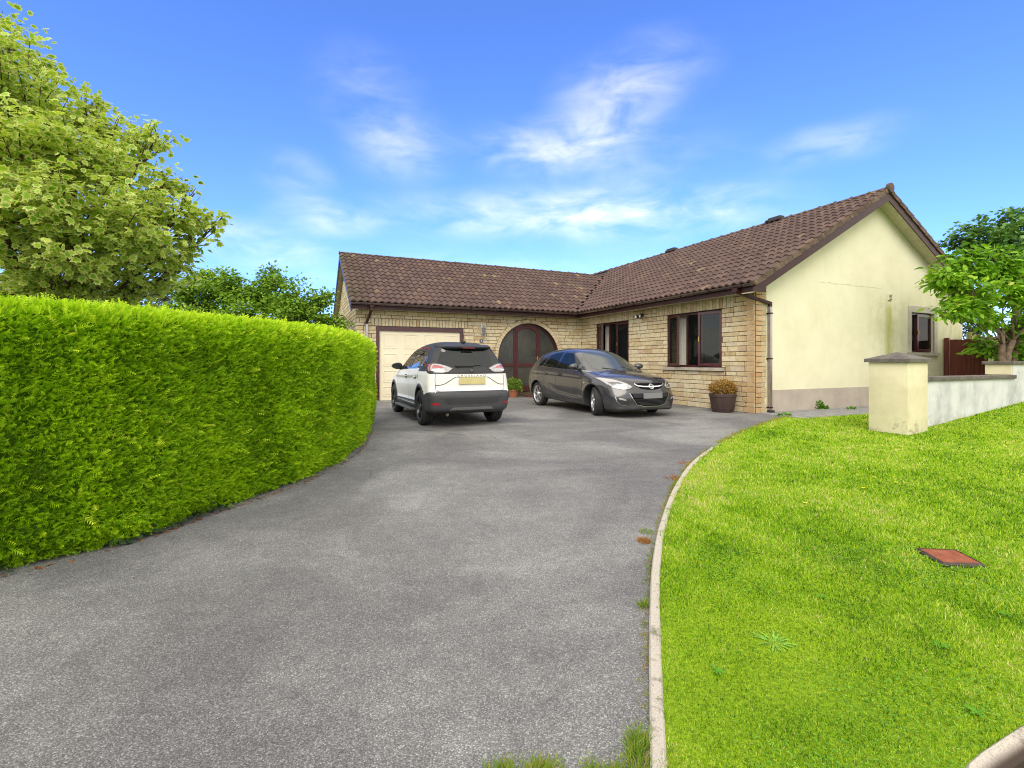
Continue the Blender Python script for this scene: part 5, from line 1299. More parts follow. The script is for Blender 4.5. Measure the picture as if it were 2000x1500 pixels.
# ---------------------------------------------------------------- cars, sculpted as one smooth shell and cut into panels
def crom(pts, n=8):
    P = np.array(pts, float); P = np.vstack([2 * P[0] - P[1], P, 2 * P[-1] - P[-2]]); o = []
    for i in range(1, len(P) - 2):
        for k in range(n):
            t = k / n; a, b, c, d = P[i - 1:i + 3]
            o.append(.5 * (2 * b + (c - a) * t + (2 * a - 5 * b + 4 * c - d) * t * t + (3 * b - a - 3 * c + d) * t ** 3))
    o.append(P[-2]); return np.array(o)
def poly_sdf(X, Z, poly):
    d = np.full(X.shape, 1e9); ins = np.zeros(X.shape, bool); n = len(poly)
    for i in range(n):
        ax, az = poly[i]; bx, bz = poly[(i + 1) % n]; ex, ez = bx - ax, bz - az; wx, wz = X - ax, Z - az
        t = np.clip((wx * ex + wz * ez) / max(ex * ex + ez * ez, 1e-12), 0, 1)
        d = np.minimum(d, (wx - ex * t) ** 2 + (wz - ez * t) ** 2)
        c = ((az > Z) != (bz > Z)) & (X < (ex * (Z - az) / (ez if ez else 1e-9) + ax)); ins ^= c
    return np.sqrt(d) * np.where(ins, -1, 1)
def smax(a, b, k): h = np.maximum(k - np.abs(a - b), 0) / k; return np.maximum(a, b) + h * h * k * .25
class Car:
    H = .0165
    def __init__(s, sp):
        s.sp = sp; h = s.H
        s.x = np.arange(-.12, sp['L'] + .12, h); s.y = np.arange(-1.02, 1.021, h); s.z = np.arange(.10, sp['Ht'] + .12, h)
        X2, Z2 = np.meshgrid(np.arange(-.5, sp['L'] + .5, h), s.z, indexing='ij')
        T = poly_sdf(X2, Z2, sp['prof'])
        X, Y, Z = np.meshgrid(s.x, s.y, s.z, indexing='ij'); a = np.abs(Y)
        wn_ = np.clip((X / sp['L'] - .38) / .24, 0, 1); wn_ = wn_ * wn_ * (3 - 2 * wn_)
        q = np.clip(a / sp['W'], 0, 1.15)
        br = np.interp(Z, *zip(*sp['rear_bulge'])) * q ** 3.2; bf = np.interp(Z, *zip(*sp['front_bulge'])) * q ** sp.get('fpow', 2.6)
        xe = X - (1 - wn_) * br + wn_ * bf; ze = Z + sp.get('crown', .045) * q ** 2 * np.clip((Z - .8) / .4, 0, 1) + sp.get('hcrown', .03) * q ** 2 * np.clip((X - sp['L'] * .7) / .4, 0, 1)
        fi = np.clip((xe + .5) / h, 0, T.shape[0] - 1.001); fj = np.clip((ze - s.z[0]) / h, 0, T.shape[1] - 1.001)
        i, j = fi.astype(int), fj.astype(int); u, v = fi - i, fj - j
        S = T[i, j] * (1 - u) * (1 - v) + T[i + 1, j] * u * (1 - v) + T[i, j + 1] * (1 - u) * v + T[i + 1, j + 1] * u * v
        Wd = s.width(X[:, 0, :], Z[:, 0, :])[:, None, :]
        D = (a - Wd) * .93
        k = np.interp(Z, *zip(*sp['round']))
        F = smax(S, D, k)
        for xa in sp['axles']:
            cyl = np.hypot(X - xa, Z - sp['R']) - sp['arch']; F = np.maximum(F, -np.maximum(cyl, .50 - a))
        s.F = F.astype(np.float32)
    def width(s, X, Z):
        sp = s.sp; zb = np.interp(X, *zip(*sp['belt'])); Wp = np.interp(X, *zip(*sp['plan'])) * sp['W']
        low = np.interp(Z / zb, *zip(*sp['side'])); up = np.maximum(Z - zb, 0)
        W = Wp * low - up * sp['tum'] - up ** 2 * sp.get('tum2', .35)
        for xa in sp['axles']:
            r = np.hypot(X - xa, Z - sp['R']); W = W + .016 * np.exp(-((r - sp['arch'] - .01) / .055) ** 2)
        for (pts, amp, wid) in sp.get('creases', []):
            zz = np.interp(X, *zip(*pts)); f = np.clip((X - pts[0][0]) / .25, 0, 1) * np.clip((pts[-1][0] - X) / .25, 0, 1)
            W = W + amp * f * (np.tanh((zz - Z) / wid) * np.exp(-((Z - zz) / .14) ** 2))
        return W
    def sample(s, p):
        h = s.H; f = [(p[:, 0] - s.x[0]) / h, (p[:, 1] - s.y[0]) / h, (p[:, 2] - s.z[0]) / h]
        out = np.zeros(len(p), bool); ii = []; uu = []
        for k, a in enumerate(f):
            n = s.F.shape[k]; out |= (a < 0) | (a > n - 1); a = np.clip(a, 0, n - 1.001); i = a.astype(int); ii.append(i); uu.append(a - i)
        i, j, k = ii; u, v, w_ = uu; F = s.F; r = 0
        for a in (0, 1):
            for b in (0, 1):
                for c in (0, 1):
                    r = r + F[i + a, j + b, k + c] * (u if a else 1 - u) * (v if b else 1 - v) * (w_ if c else 1 - w_)
        return np.where(out, .2, r)
    def cast(s, org, d, dist=2.2):
        """march each ray from org along d to the shell"""
        org = np.asarray(org, float); d = np.asarray(d, float); t = np.zeros(len(org)); hit = np.zeros(len(org), bool)
        for _ in range(int(dist / .01)):
            f = s.sample(org + d * t[:, None]); hit |= f <= 0; t = np.where(hit, t, t + .01)
            if hit.all(): break
        a, b = t - .01, t.copy()
        for _ in range(8):
            m_ = (a + b) / 2; ins = s.sample(org + d * m_[:, None]) <= 0; b = np.where(ins, m_, b); a = np.where(ins, a, m_)
        return org + d * b[:, None], hit
    def proj(s, uv, mode, side=1):
        uv = np.array(uv, float); n = len(uv); p, ok = s.proj1(uv, mode, side)
        for _ in range(40):                                  # points past the edge of the shell slide back onto it
            if ok.all(): break
            b = ~ok; j = 0
            uv[b, j] += np.where(uv[b, j] > (s.sp['L'] / 2 if mode in ('side', 'top') else 0), -.008, .008); p, ok = s.proj1(uv, mode, side)
        return p
    def proj1(s, uv, mode, side=1):
        n = len(uv)
        if mode == 'side': o = np.stack([uv[:, 0], np.full(n, 1.0 * side), uv[:, 1]], 1); d = np.array([0, -side, 0])
        elif mode == 'rear': o = np.stack([np.full(n, -.11), uv[:, 0], uv[:, 1]], 1); d = np.array([1, 0, 0])
        elif mode == 'front': o = np.stack([np.full(n, s.sp['L'] + .11), uv[:, 0], uv[:, 1]], 1); d = np.array([-1, 0, 0])
        else: o = np.stack([uv[:, 0], uv[:, 1], np.full(n, s.sp['Ht'] + .1)], 1); d = np.array([0, 0, -1])
        p, hit = s.cast(o, d)
        if mode == 'side': hit = hit & (p[:, 1] * side > .45)
        elif mode == 'rear': hit = hit & (p[:, 0] < s.sp['L'] * .3)
        elif mode == 'front': hit = hit & (p[:, 0] > s.sp['L'] * .7)
        return p, hit
    def grad(s, p):
        e = .012; g = np.stack([s.sample(p + np.eye(3)[k] * e) - s.sample(p - np.eye(3)[k] * e) for k in range(3)], 1)
        return g / np.maximum(np.linalg.norm(g, axis=1, keepdims=True), 1e-6)
    def patch(s, poly, mode, name, mat, parent, off=.004, side=1, cell=.04, thick=.014, inset=0.0, smooth_n=0):
        if smooth_n: poly = [tuple(p) for p in crom(list(poly) + [poly[0]], smooth_n)[:-1]]
        bm = bmesh.new(); vs = [bm.verts.new((a, b, 0)) for a, b in poly]; bm.faces.new(vs)
        xs = [p[0] for p in poly]; ys = [p[1] for p in poly]
        for ax, lo, hi in ((0, min(xs), max(xs)), (1, min(ys), max(ys))):
            k = math.ceil(lo / cell)
            while k * cell < hi:
                co = (k * cell, 0, 0) if ax == 0 else (0, k * cell, 0); no = (1, 0, 0) if ax == 0 else (0, 1, 0)
                bmesh.ops.bisect_plane(bm, geom=bm.verts[:] + bm.edges[:] + bm.faces[:], plane_co=co, plane_no=no); k += 1
        bmesh.ops.triangulate(bm, faces=bm.faces[:])
        bm.verts.ensure_lookup_table(); uv = np.array([v.co[:2] for v in bm.verts]); p = s.proj(uv, mode, side); g = s.grad(p)
        for v, q, n in zip(bm.verts, p, g): v.co = Vector(q) + Vector(n) * off
        ed = [e for e in bm.edges if e.is_boundary]
        r = bmesh.ops.extrude_edge_only(bm, edges=ed); nv = [x for x in r['geom'] if isinstance(x, bmesh.types.BMVert)]
        if nv:
            q = np.array([v.co[:] for v in nv]); g = s.grad(q)
            for v, n in zip(nv, g): v.co -= Vector(n) * thick
        bmesh.ops.recalc_face_normals(bm, faces=bm.faces[:])
        me = bpy.data.meshes.new(name); bm.to_mesh(me); bm.free()
        me.polygons.foreach_set('use_smooth', np.ones(len(me.polygons), bool)); me.set_sharp_from_angle(angle=R(50))
        o = link(name, me, mat, parent)
        # outward facing
        c0 = me.polygons[0]; g0 = s.grad(np.array([c0.center[:]]))[0]
        if Vector(g0).dot(c0.normal) < 0: me.flip_normals()
        return o
    def line(s, pts, mode, width=.008, off=.002, side=1, mb=None, step=.03):
        """a narrow strip on the shell"""
        pts = np.array(pts, float); o = []
        for a, b in zip(pts, pts[1:]):
            n = max(1, int(np.linalg.norm(b - a) / step)); o += [a + (b - a) * k / n for k in range(n)]
        o.append(pts[-1]); o = np.array(o); t = np.gradient(o, axis=0); t /= np.maximum(np.linalg.norm(t, axis=1, keepdims=True), 1e-9); nn = np.stack([-t[:, 1], t[:, 0]], 1)
        A = s.proj(o + nn * width / 2, mode, side); B_ = s.proj(o - nn * width / 2, mode, side); gA, gB = s.grad(A), s.grad(B_)
        A, B_ = A + gA * off, B_ + gB * off
        vs = [tuple(v) for pr_ in zip(A, B_) for v in pr_]; fs = [(2 * i, 2 * i + 1, 2 * i + 3, 2 * i + 2) for i in range(len(o) - 1)]
        mb.add(vs, fs)
    def shell(s, classify, parts, parent):
        """surface nets over the field; classify(centres, normals) -> class index per face"""
        F = s.F; nx, ny, nz = F.shape; S = F < 0
        cnt = np.zeros((nx - 1, ny - 1, nz - 1), np.int8); acc = np.zeros((nx - 1, ny - 1, nz - 1, 3), np.float32)
        C8 = [(a, b, c) for a in (0, 1) for b in (0, 1) for c in (0, 1)]
        def sub(A, o): return A[o[0]:nx - 1 + o[0], o[1]:ny - 1 + o[1], o[2]:nz - 1 + o[2]]
        for o in C8:
            for ax in range(3):
                if o[ax]: continue
                e = list(o); e[ax] = 1; f0, f1 = sub(F, o), sub(F, e); cr = (f0 < 0) != (f1 < 0)
                t = np.where(cr, f0 / np.where(cr, f0 - f1, 1), 0); cnt += cr
                for k in range(3):
                    acc[..., k] += np.where(cr, (t if k == ax else o[k]), 0)
        act = cnt > 0; idx = -np.ones(act.shape, np.int64); ijk = np.argwhere(act); idx[act] = np.arange(len(ijk))
        V = (ijk + acc[act] / cnt[act][:, None]) * s.H + np.array([s.x[0], s.y[0], s.z[0]])
        g = s.grad(V); fv = s.sample(V); V = V - g * np.clip(fv, -.006, .006)[:, None]
        Q = []
        for ax in range(3):
            a, b = [(1, 2), (2, 0), (0, 1)][ax]
            sl0 = [slice(1, n - 1) for n in (nx, ny, nz)]; sl1 = list(sl0); sl0[ax] = slice(0, (nx, ny, nz)[ax] - 1); sl1[ax] = slice(1, (nx, ny, nz)[ax])
            s0, s1 = S[tuple(sl0)], S[tuple(sl1)]; cr = np.argwhere(s0 != s1); of = np.array([1, 1, 1]); of[ax] = 0; c = cr + of
            ins = s0[tuple(cr.T)]
            da = np.zeros(3, int); da[a] = 1; db = np.zeros(3, int); db[b] = 1
            q = np.stack([idx[tuple((c - da - db).T)], idx[tuple((c - db).T)], idx[tuple(c.T)], idx[tuple((c - da).T)]], 1)
            q[~ins] = q[~ins][:, ::-1]; Q.append(q)
        Q = np.concatenate(Q); Q = Q[(Q >= 0).all(1)]
        cen = V[Q].mean(1); n = s.grad(cen); cls = classify(cen, n); obs = {}
        for k, (nm, mt) in parts.items():
            q = Q[cls == k]
            if not len(q): continue
            u, inv = np.unique(q, return_inverse=True); me_o = arr_mesh(nm, V[u], inv.reshape(-1, 4), mt, parent, True); 
            me_o.data.normals_split_custom_set_from_vertices([tuple(v) for v in s.grad(V[u])]); obs[k] = me_o
        return obs
def inside(poly, a, b): return in_poly(a, b, poly)
def shrink(poly, d=.012):
    c = np.mean(np.array(poly), axis=0); return [tuple(c + (np.array(p) - c) * (1 - d / max(np.linalg.norm(np.array(p) - c), .05))) for p in poly]
def mirror(poly): return [(-a, b) for a, b in poly][::-1]
# shared materials
def paint(name, col, rough=.22, metal=0.0, coat=1.0, flake=0.0):
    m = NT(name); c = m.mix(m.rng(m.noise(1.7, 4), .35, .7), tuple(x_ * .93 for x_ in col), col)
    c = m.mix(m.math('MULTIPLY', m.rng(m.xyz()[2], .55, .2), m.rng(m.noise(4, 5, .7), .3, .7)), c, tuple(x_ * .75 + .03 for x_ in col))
    m.set(c, rough, metal, .5, coat); m.b.inputs['Coat Roughness'].default_value = .07; return m.m
BLKPL = plain('black_trim', (.022, .022, .024), .45, var=.15)
GREYPL = plain('grey_cladding', (.050, .052, .058), .55, var=.12, bump=.1, bscale=300)
GLBLK = plain('gloss_black', (.010, .010, .012), .08, coat=1.0)
SEAM = plain('panel_gap', (.012, .012, .012), .8)
CHROME = plain('chrome', (.62, .63, .65), .18, 1.0, var=.02)
RUB = plain('tyre_rubber', (.020, .020, .021), .8, var=.25, scale=20)
CGL = glass('car_glass', (.012, .018, .016), mixf=.60)
CGL2 = glass('privacy_glass', (.008, .010, .010), mixf=.35)
SEATM = plain('seat_cloth', (.035, .036, .04), .9)
REDL = plain('red_lens', (.30, .008, .012), .12, coat=.8)
CLRL = plain('clear_lens', (.36, .35, .36), .12, coat=.6, var=.3, scale=30)
def wheel(parent, x, y, R_, w_, side, style, steer=0.0):
    """side +1 = the wheel's outer face looks to +y"""
    wt = empty('wheel', (x, y, R_), 0, parent); wt.rotation_euler = (0, 0, steer + (0 if side > 0 else math.pi))
    rr = R_ * .68; mb = MB()
    prof = [(rr, -w_ / 2 + .01), (rr + .02, -w_ / 2), (R_ - .045, -w_ / 2 - .004), (R_ - .016, -w_ / 2 + .012), (R_, -w_ / 2 + .035)]
    for g_ in (-.33, 0, .33):
        yy = g_ * w_ * .55; prof += [(R_, yy - .006), (R_ - .008, yy - .005), (R_ - .008, yy + .005), (R_, yy + .006)]
    prof += [(R_, w_ / 2 - .035), (R_ - .016, w_ / 2 - .012), (R_ - .045, w_ / 2 + .004), (rr + .02, w_ / 2), (rr, w_ / 2 - .01)]
    mb.lathe(prof, n=56, axis='y'); mb.build('tyre', RUB, wt, angle=35)
    if style == 'silver': RM = plain('wheel_silver', (.55, .56, .58), .28, .85); DK_ = plain('wheel_dark', (.03, .03, .03), .6)
    else: RM = plain('wheel_black', (.018, .018, .02), .25, .2); DK_ = plain('wheel_dark', (.008, .008, .008), .6)
    mb = MB(); mb.lathe([(rr + .004, -w_ / 2 + .02), (rr - .02, -.02), (rr - .025, w_ / 2 - .045), (rr - .006, w_ / 2 - .006), (rr + .008, w_ / 2 - .004), (rr + .006, w_ / 2 - .02)], n=48, axis='y')
    n = 7 if style == 'silver' else 5
    for k in range(n):
        a = 2 * math.pi * k / n + .3
        offs = (0,) if style == 'silver' else (-.14, .14)
        for o in offs:
            for (r0, r1, wa, wb) in ((.04, rr - .012, .30 if style == 'silver' else .34, .15 if style == 'silver' else .075),):
                vs = []
                for dd in (w_ / 2 - .045, w_ / 2 - .012):
                    for r_, wd_, yy in ((r0, wa * r0 * 1.7, dd - .012), (r1, wb * r1, dd)):
                        for sg in (-1, 1):
                            an = a + o * (1 if r_ == r1 else .35) + sg * wd_ / r_ / 2; vs.append((r_ * math.cos(an), yy, r_ * math.sin(an)))
                mb.add(vs, [(0, 1, 3, 2), (4, 6, 7, 5), (0, 4, 5, 1), (2, 3, 7, 6), (0, 2, 6, 4), (1, 5, 7, 3)])
    mb.lathe([(0, w_ / 2 - .005), (.05, w_ / 2 - .008), (.065, w_ / 2 - .03), (.07, w_ / 2 - .07)], n=24, axis='y'); mb.build('rim', RM, wt, angle=30)
    mb = MB(); mb.lathe([(0, -.03), (rr - .022, -.03), (rr - .022, -.04), (0, -.04)], n=32, axis='y'); mb.lathe([(0, .0), (.13, .0), (.13, -.02), (0, -.02)], n=24, axis='y'); mb.build('brake_disc', DK_, wt)
    return wt
def seats(parent, xs, zb, wy=.38):
    for x in xs:
        for y in (-wy, wy):
            mb = MB(); mb.bev(x - .27, x + .25, y - .24, y + .24, zb - .14, zb, .05); mb.build('seat', SEATM, parent)
            o = MB(); o.bev(-.07, .07, -.23, .23, 0, .58, .06); o.bev(-.05, .05, -.13, .13, .62, .80, .045); o.tube([(0, -.06, .55), (0, -.06, .66)], .008, 5); o.tube([(0, .06, .55), (0, .06, .66)], .008, 5)
            b = o.build('seat_back', SEATM, parent); b.location = (x - .26, y, zb - .03); b.rotation_euler = (0, -.25, 0)
def mirror_part(parent, x, y, z, side, cap, glassm):
    mb = MB(); bm = bmesh.new(); bmesh.ops.create_uvsphere(bm, u_segments=20, v_segments=12, radius=1)
    for v in bm.verts:
        c = v.co; c.x = max(c.x, -.35); v.co = (c.x * .095 * (1 - .15 * abs(c.y)), c.y * .125, c.z * .075 * (1 - .2 * c.y * side))
    bm.verts.index_update(); mb.add([(v.co.x + x, v.co.y + y + side * .10, v.co.z + z) for v in bm.verts], [[v.index for v in f.verts] for f in bm.faces]); bm.free()
    mo = mb.build('door_mirror', cap, parent, smooth=True)
    mb = MB(); mb.tube([(x + .01, y - side * .06, z - .07), (x + .01, y + side * .04, z - .05)], [.035, .028], 8); mb.build('mirror_arm', BLKPL, mo)
    mb = MB(); mb.bev(x - .042, x - .036, y + side * .10 - .095, y + side * .10 + .095, z - .052, z + .052, .003); mb.build('mirror_glass', glassm, mo)
def decal_text(car, txt, size, mode, cu_, cv_, mat, name, parent, stretch=1.0, off=.003, spacing=1.0):
    def fn(me):
        n = len(me.vertices); co = np.zeros(n * 3); me.vertices.foreach_get('co', co); co = co.reshape(-1, 3)
        u = cu_ + co[:, 0] * stretch * (-1 if mode == 'rear' else 1); p = car.proj(np.stack([u, cv_ + co[:, 1]], 1), mode); p = p + car.grad(p) * off
        me.vertices.foreach_set('co', p.ravel()); me.update()
    return text_obj(txt, size, mat, name, parent, fn)
def plate(car, mode, cv_, w_, h_, mat, parent):
    p0 = car.proj([(0, cv_ + h_ / 2), (0, cv_ - h_ / 2)], mode); sg = -1 if mode == 'rear' else 1
    xo = (p0[:, 0].min() if mode == 'rear' else p0[:, 0].max())
    mb = MB(); mb.bev(-.007, .007, -w_ / 2, w_ / 2, -h_ / 2, h_ / 2, .004); o = mb.build('number_plate', mat, parent); o.location = (xo + sg * .010, 0, cv_)
    o.rotation_euler = (0, math.atan2(p0[0, 0] - p0[1, 0], h_) * .8, 0); return o

# ======== white crossover with black roof, seen from behind
def bez(pts, n=6): return [tuple(p) for p in crom(pts, n)]
s1 = dict(L=4.21, Ht=1.60, W=.805, R=.335, arch=.385, axles=(.80, 3.40), tum=.40, tum2=.30, crown=.05, hcrown=.05)
s1['prof'] = bez([(.55, .235), (.20, .25), (.06, .32), (.02, .45), (.0, .56), (.01, .64), (.065, .70), (.075, .85), (.085, .98), (.12, 1.07), (.20, 1.20), (.33, 1.40), (.345, 1.47), (.38, 1.512), (.70, 1.565), (1.2, 1.597), (1.8, 1.60), (2.3, 1.565), (2.62, 1.48), (2.95, 1.27), (3.22, 1.09), (3.45, 1.04), (3.80, .97), (4.05, .86), (4.16, .72), (4.20, .55), (4.19, .38), (4.10, .26), (3.8, .21), (2, .20)], 5)
s1['rear_bulge'] = [(.2, .14), (.6, .13), (.9, .17), (1.1, .20), (1.5, .22)]; s1['front_bulge'] = [(.2, .30), (.7, .34), (1.0, .30), (1.6, .30)]
s1['belt'] = [(0, 1.08), (1.0, 1.05), (3.2, .98), (4.2, .9)]; s1['plan'] = [(0, .955), (.35, .985), (.8, 1), (1.2, .985), (2.1, .98), (3.0, .985), (3.4, 1.0), (3.9, .96), (4.2, .9)]
s1['side'] = [(0, .86), (.18, .90), (.30, .975), (.50, 1.0), (.72, 1.0), (.90, .975), (1.0, .945), (1.3, .945)]
s1['round'] = [(.1, .10), (.5, .10), (.7, .07), (1.0, .09), (1.35, .14), (1.6, .22)]
s1['creases'] = [([(.9, .92), (2.0, .88), (3.3, .86)], -.012, .02), ([(1.1, .46), (3.1, .44)], .016, .03)]
c1 = Car(s1)
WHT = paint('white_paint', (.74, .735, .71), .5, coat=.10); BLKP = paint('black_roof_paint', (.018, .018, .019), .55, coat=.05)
crossover = empty('parked_car', (0, 0, 0), 0, None, 'white crossover car with black roof and red window trim seen from behind by the garage', 'car')
RW = [(-.56, 1.10), (.56, 1.10), (.605, 1.16), (.50, 1.40), (.46, 1.435), (-.46, 1.435), (-.50, 1.40), (-.605, 1.16)]
SWF = [(1.88, 1.06), (2.98, 1.02), (2.70, 1.22), (2.42, 1.385), (2.2, 1.42), (1.88, 1.43)]
SWR = [(1.05, 1.11), (1.80, 1.07), (1.80, 1.43), (1.45, 1.43), (1.15, 1.40)]
SWQ = [(.55, 1.14), (.96, 1.11), (1.04, 1.36), (.80, 1.34)]
WSC = [(3.28, 0), (3.20, .40), (3.08, .66), (2.62, .58), (2.52, .3), (2.50, 0)]; WSC = WSC + [(a, -b) for a, b in WSC[-2:0:-1]]
def cl1(c, n):
    x, y, z = c.T; ay = np.abs(y); k = np.zeros(len(c), int)
    k[(z > .985) & (x < .30)] = 1; k[(z > 1.02) & (x >= .30) & (x < 1.0)] = 1                                                  # black upper tail
    beltz = np.interp(x, (.3, 1.0, 3.0), (1.10, 1.075, 1.03)); k[(z > beltz) & (x < 3.2)] = 1
    k[(z < .645 + .0 * ay) & (x < .55) & (z < .66 - .10 * np.clip((x - .1) / .4, 0, 1))] = 2
    k[(z < .36)] = 2
    for xa in s1['axles']:
        r = np.hypot(x - xa, z - s1['R']); k[(r < s1['arch'] + .065) & (z < .80)] = 2
        k[(r < s1['arch'] + .012) & (ay < .86) & (np.abs(n[:, 1]) < .6)] = 3
    k[(z < .27) | (n[:, 2] < -.7) & (z < .4)] = 3
    k[(z < .5) & (x > 3.9)] = 2
    sd = np.abs(n[:, 1]) > .25
    for pg_ in (SWF, SWR, SWQ): k[sd & inside(shrink(pg_), x, z)] = 9
    k[(n[:, 0] < -.25) & (x < .6) & inside(shrink(RW), y, z)] = 9
    k[(x > 2.3) & (n[:, 2] > .2) & (z > 1.0) & inside(shrink(WSC), x, y)] = 9
    return k
ob = c1.shell(cl1, {0: ('body', WHT), 1: ('roof', BLKP), 2: ('cladding', GREYPL), 3: ('underbody', BLKPL)}, crossover)
for sd_ in (1, -1):
    c1.patch(SWF, 'side', 'side_window', CGL, crossover, .002, sd_); c1.patch(SWR, 'side', 'side_window', CGL2, crossover, .002, sd_); c1.patch(SWQ, 'side', 'quarter_window', CGL2, crossover, .002, sd_)
c1.patch(RW, 'rear', 'rear_window', CGL2 if False else CGL, crossover, .003, smooth_n=2)
c1.patch(WSC, 'top', 'windscreen', CGL, crossover, .002)
# spoiler lip, dark recess band above the number plate
mb = MB(); 
for i in range(25):
    y0 = -.56 + i * .0467; 
pr0 = c1.proj([(y_, 1.465) for y_ in np.linspace(-.56, .56, 25)], 'rear')
vs = []
for p in pr0: vs += [(p[0] - .075, p[1], p[2] + .012), (p[0] + .10, p[1], p[2] + .055), (p[0] - .070, p[1], p[2] - .012), (p[0] + .02, p[1], p[2] - .02)]
mb.add(vs, [f for i in range(24) for f in ((4 * i, 4 * i + 1, 4 * i + 5, 4 * i + 4), (4 * i, 4 * i + 4, 4 * i + 6, 4 * i + 2), (4 * i + 2, 4 * i + 6, 4 * i + 7, 4 * i + 3))] + [(0, 2, 3, 1), (96, 97, 99, 98)]); mb.build('spoiler', BLKP, crossover, angle=50)
MB().bev(.262, .272, -.12, .12, 1.444, 1.456, .003).build('brake_light', REDL, crossover)
TL = [(.34, 1.075), (.46, 1.125), (.57, 1.158), (.665, 1.165), (.71, 1.12), (.725, 1.03), (.66, 1.005), (.48, 1.0), (.42, 1.015)]
for sg in (1, -1):
    tl = TL if sg > 0 else mirror(TL); top = [(.40, 1.076), (.51, 1.118), (.66, 1.148), (.79, 1.150), (.822, 1.11), (.822, 1.072), (.62, 1.068)]; bot = [(.40, 1.062), (.62, 1.055), (.822, 1.060), (.822, 1.028), (.70, 1.018), (.50, 1.014), (.45, 1.025)]
    f = (lambda q: q) if sg > 0 else mirror
    t_ = c1.patch(tl, 'rear', 'tail_light', CLRL, crossover, .006)
    c1.patch(f([(.47, 1.078), (.54, 1.105), (.60, 1.128), (.66, 1.132), (.69, 1.085), (.64, 1.082)]), 'rear', 'red_lens', plain('pink_lens', (.42, .10, .11), .15, coat=1), t_, .0095, thick=.006)
    c1.patch(f([(.60, 1.048), (.695, 1.052), (.70, 1.034), (.65, 1.024)]), 'rear', 'white_lens', plain('white_lens', (.75, .75, .78), .15, coat=1), t_, .0095, thick=.006)
    mb = MB(); 
    for q in (1.095, 1.115): c1.line([(sg * .52, q - .01), (sg * .60, q + .006), (sg * .66, q + .006)], 'rear', .004, .011, mb=mb)
    mb.build('light_bar', REDL, t_)
    mb = MB(); lp = np.array(tl + [tl[0]]); c1.line(lp, 'rear', .012, .0075, mb=mb); mb.build('light_surround', GLBLK, t_)
    c1.patch([(.22, 1.02), (.36, 1.03), (.42, 1.10), (.40, 1.135), (.26, 1.145)], 'side', 'tail_light_side', REDL if True else None, crossover, .004, sg)
    c1.patch(f([(.60, .415), (.74, .43), (.745, .462), (.62, .462)]), 'rear', 'reflector', REDL, crossover, .004)
# tailgate shut lines and plate recess
mb = MB()
for sg in (1, -1):
    c1.line([(sg * .655, 1.0), (sg * .665, .85), (sg * .66, .70), (sg * .60, .66)], 'rear', .008, .0015, mb=mb)
    c1.line([(sg * .30, .915), (sg * .34, .90), (sg * .50, .80), (sg * .58, .775), (sg * .66, .775)], 'rear', .012, .0015, mb=mb)
c1.line([(-.60, .66), (.60, .66)], 'rear', .010, .0015, mb=mb); c1.line([(-.30, .915), (.30, .915)], 'rear', .007, .0015, mb=mb)
mb.build('tailgate_gap', SEAM, crossover)
mb = MB(); c1.line([(-.74, .635), (-.66, .652), (0, .655), (.66, .652), (.74, .635)], 'rear', .030, .003, mb=mb)
for sg in (1, -1): c1.line([(.12, .645), (.30, .618), (.46, .575), (.52, .545)], 'side', .030, .003, sg, mb)
mb.build('bumper_edge', GREYPL, crossover)
mb = MB(); c1.line([(-.75, .988), (0, .985), (.75, .988)], 'rear', .026, .0025, mb=mb)
for sg in (1, -1): c1.line([(.16, .99), (.30, 1.0), (.42, 1.04), (.55, 1.09), (1.0, 1.085)], 'side', .026, .003, sg, mb)
mb.build('black_edge', BLKP, crossover)
for sg in (1, -1):
    mb = MB()
    c1.line([(1.00, 1.07), (1.04, .80), (1.10, .72)], 'side', .007, .0015, sg, mb)
    c1.line([(1.85, 1.06), (1.83, .37)], 'side', .007, .0015, sg, mb); c1.line([(2.98, 1.0), (3.0, .60), (2.96, .37)], 'side', .007, .0015, sg, mb)
    c1.line([(1.15, .40), (2.96, .37)], 'side', .007, .0015, sg, mb); mb.build('door_gap', SEAM, crossover)
    mb = MB(); c1.line([(3.02, 1.03), (2.80, 1.20), (2.45, 1.42), (2.2, 1.458), (1.6, 1.478), (1.0, 1.455), (.86, 1.41), (.80, 1.30), (.72, 1.17), (.60, 1.125), (.36, 1.14)], 'side', .020, .006, sg, mb)
    mb.build('red_trim', paint('red_trim', (.45, .012, .015), .25), crossover)
    mb = MB(); c1.line([(1.15, 1.075), (1.9, 1.055), (3.0, 1.015)], 'side', .014, .004, sg, mb); mb.build('waist_trim', GLBLK, crossover)
    mb = MB(); c1.line([(.97, .43), (3.0, .40)], 'side', .03, .004, sg, mb); mb.build('sill_trim', BLKPL, crossover)
    for x_ in (1.28, 2.12):
        q = c1.proj([(x_, .90)], 'side', sg)[0]; mb = MB(); mb.bev(x_ - .10, x_ + .10, q[1] + sg * .022 - .008, q[1] + sg * .022 + .008, .888, .912, .006); mb.build('door_handle', WHT, crossover)
        mb = MB(); mb.bev(x_ - .07, x_ + .07, q[1] - .012, q[1] + .004, .87, .93, .003); mb.build('handle_recess', SEAM, crossover)
    mb = MB(); mb.bev(1.28, 2.92, sg * .80 - .07, sg * .80 + .07, .235, .275, .012); mb.build('side_step', plain('step_grey', (.10, .095, .09), .5), crossover)
    q = c1.proj([(2.93, 1.06)], 'side', sg)[0]; mirror_part(crossover, 2.90, q[1] + sg * .01, 1.10, sg, BLKP, CGL)
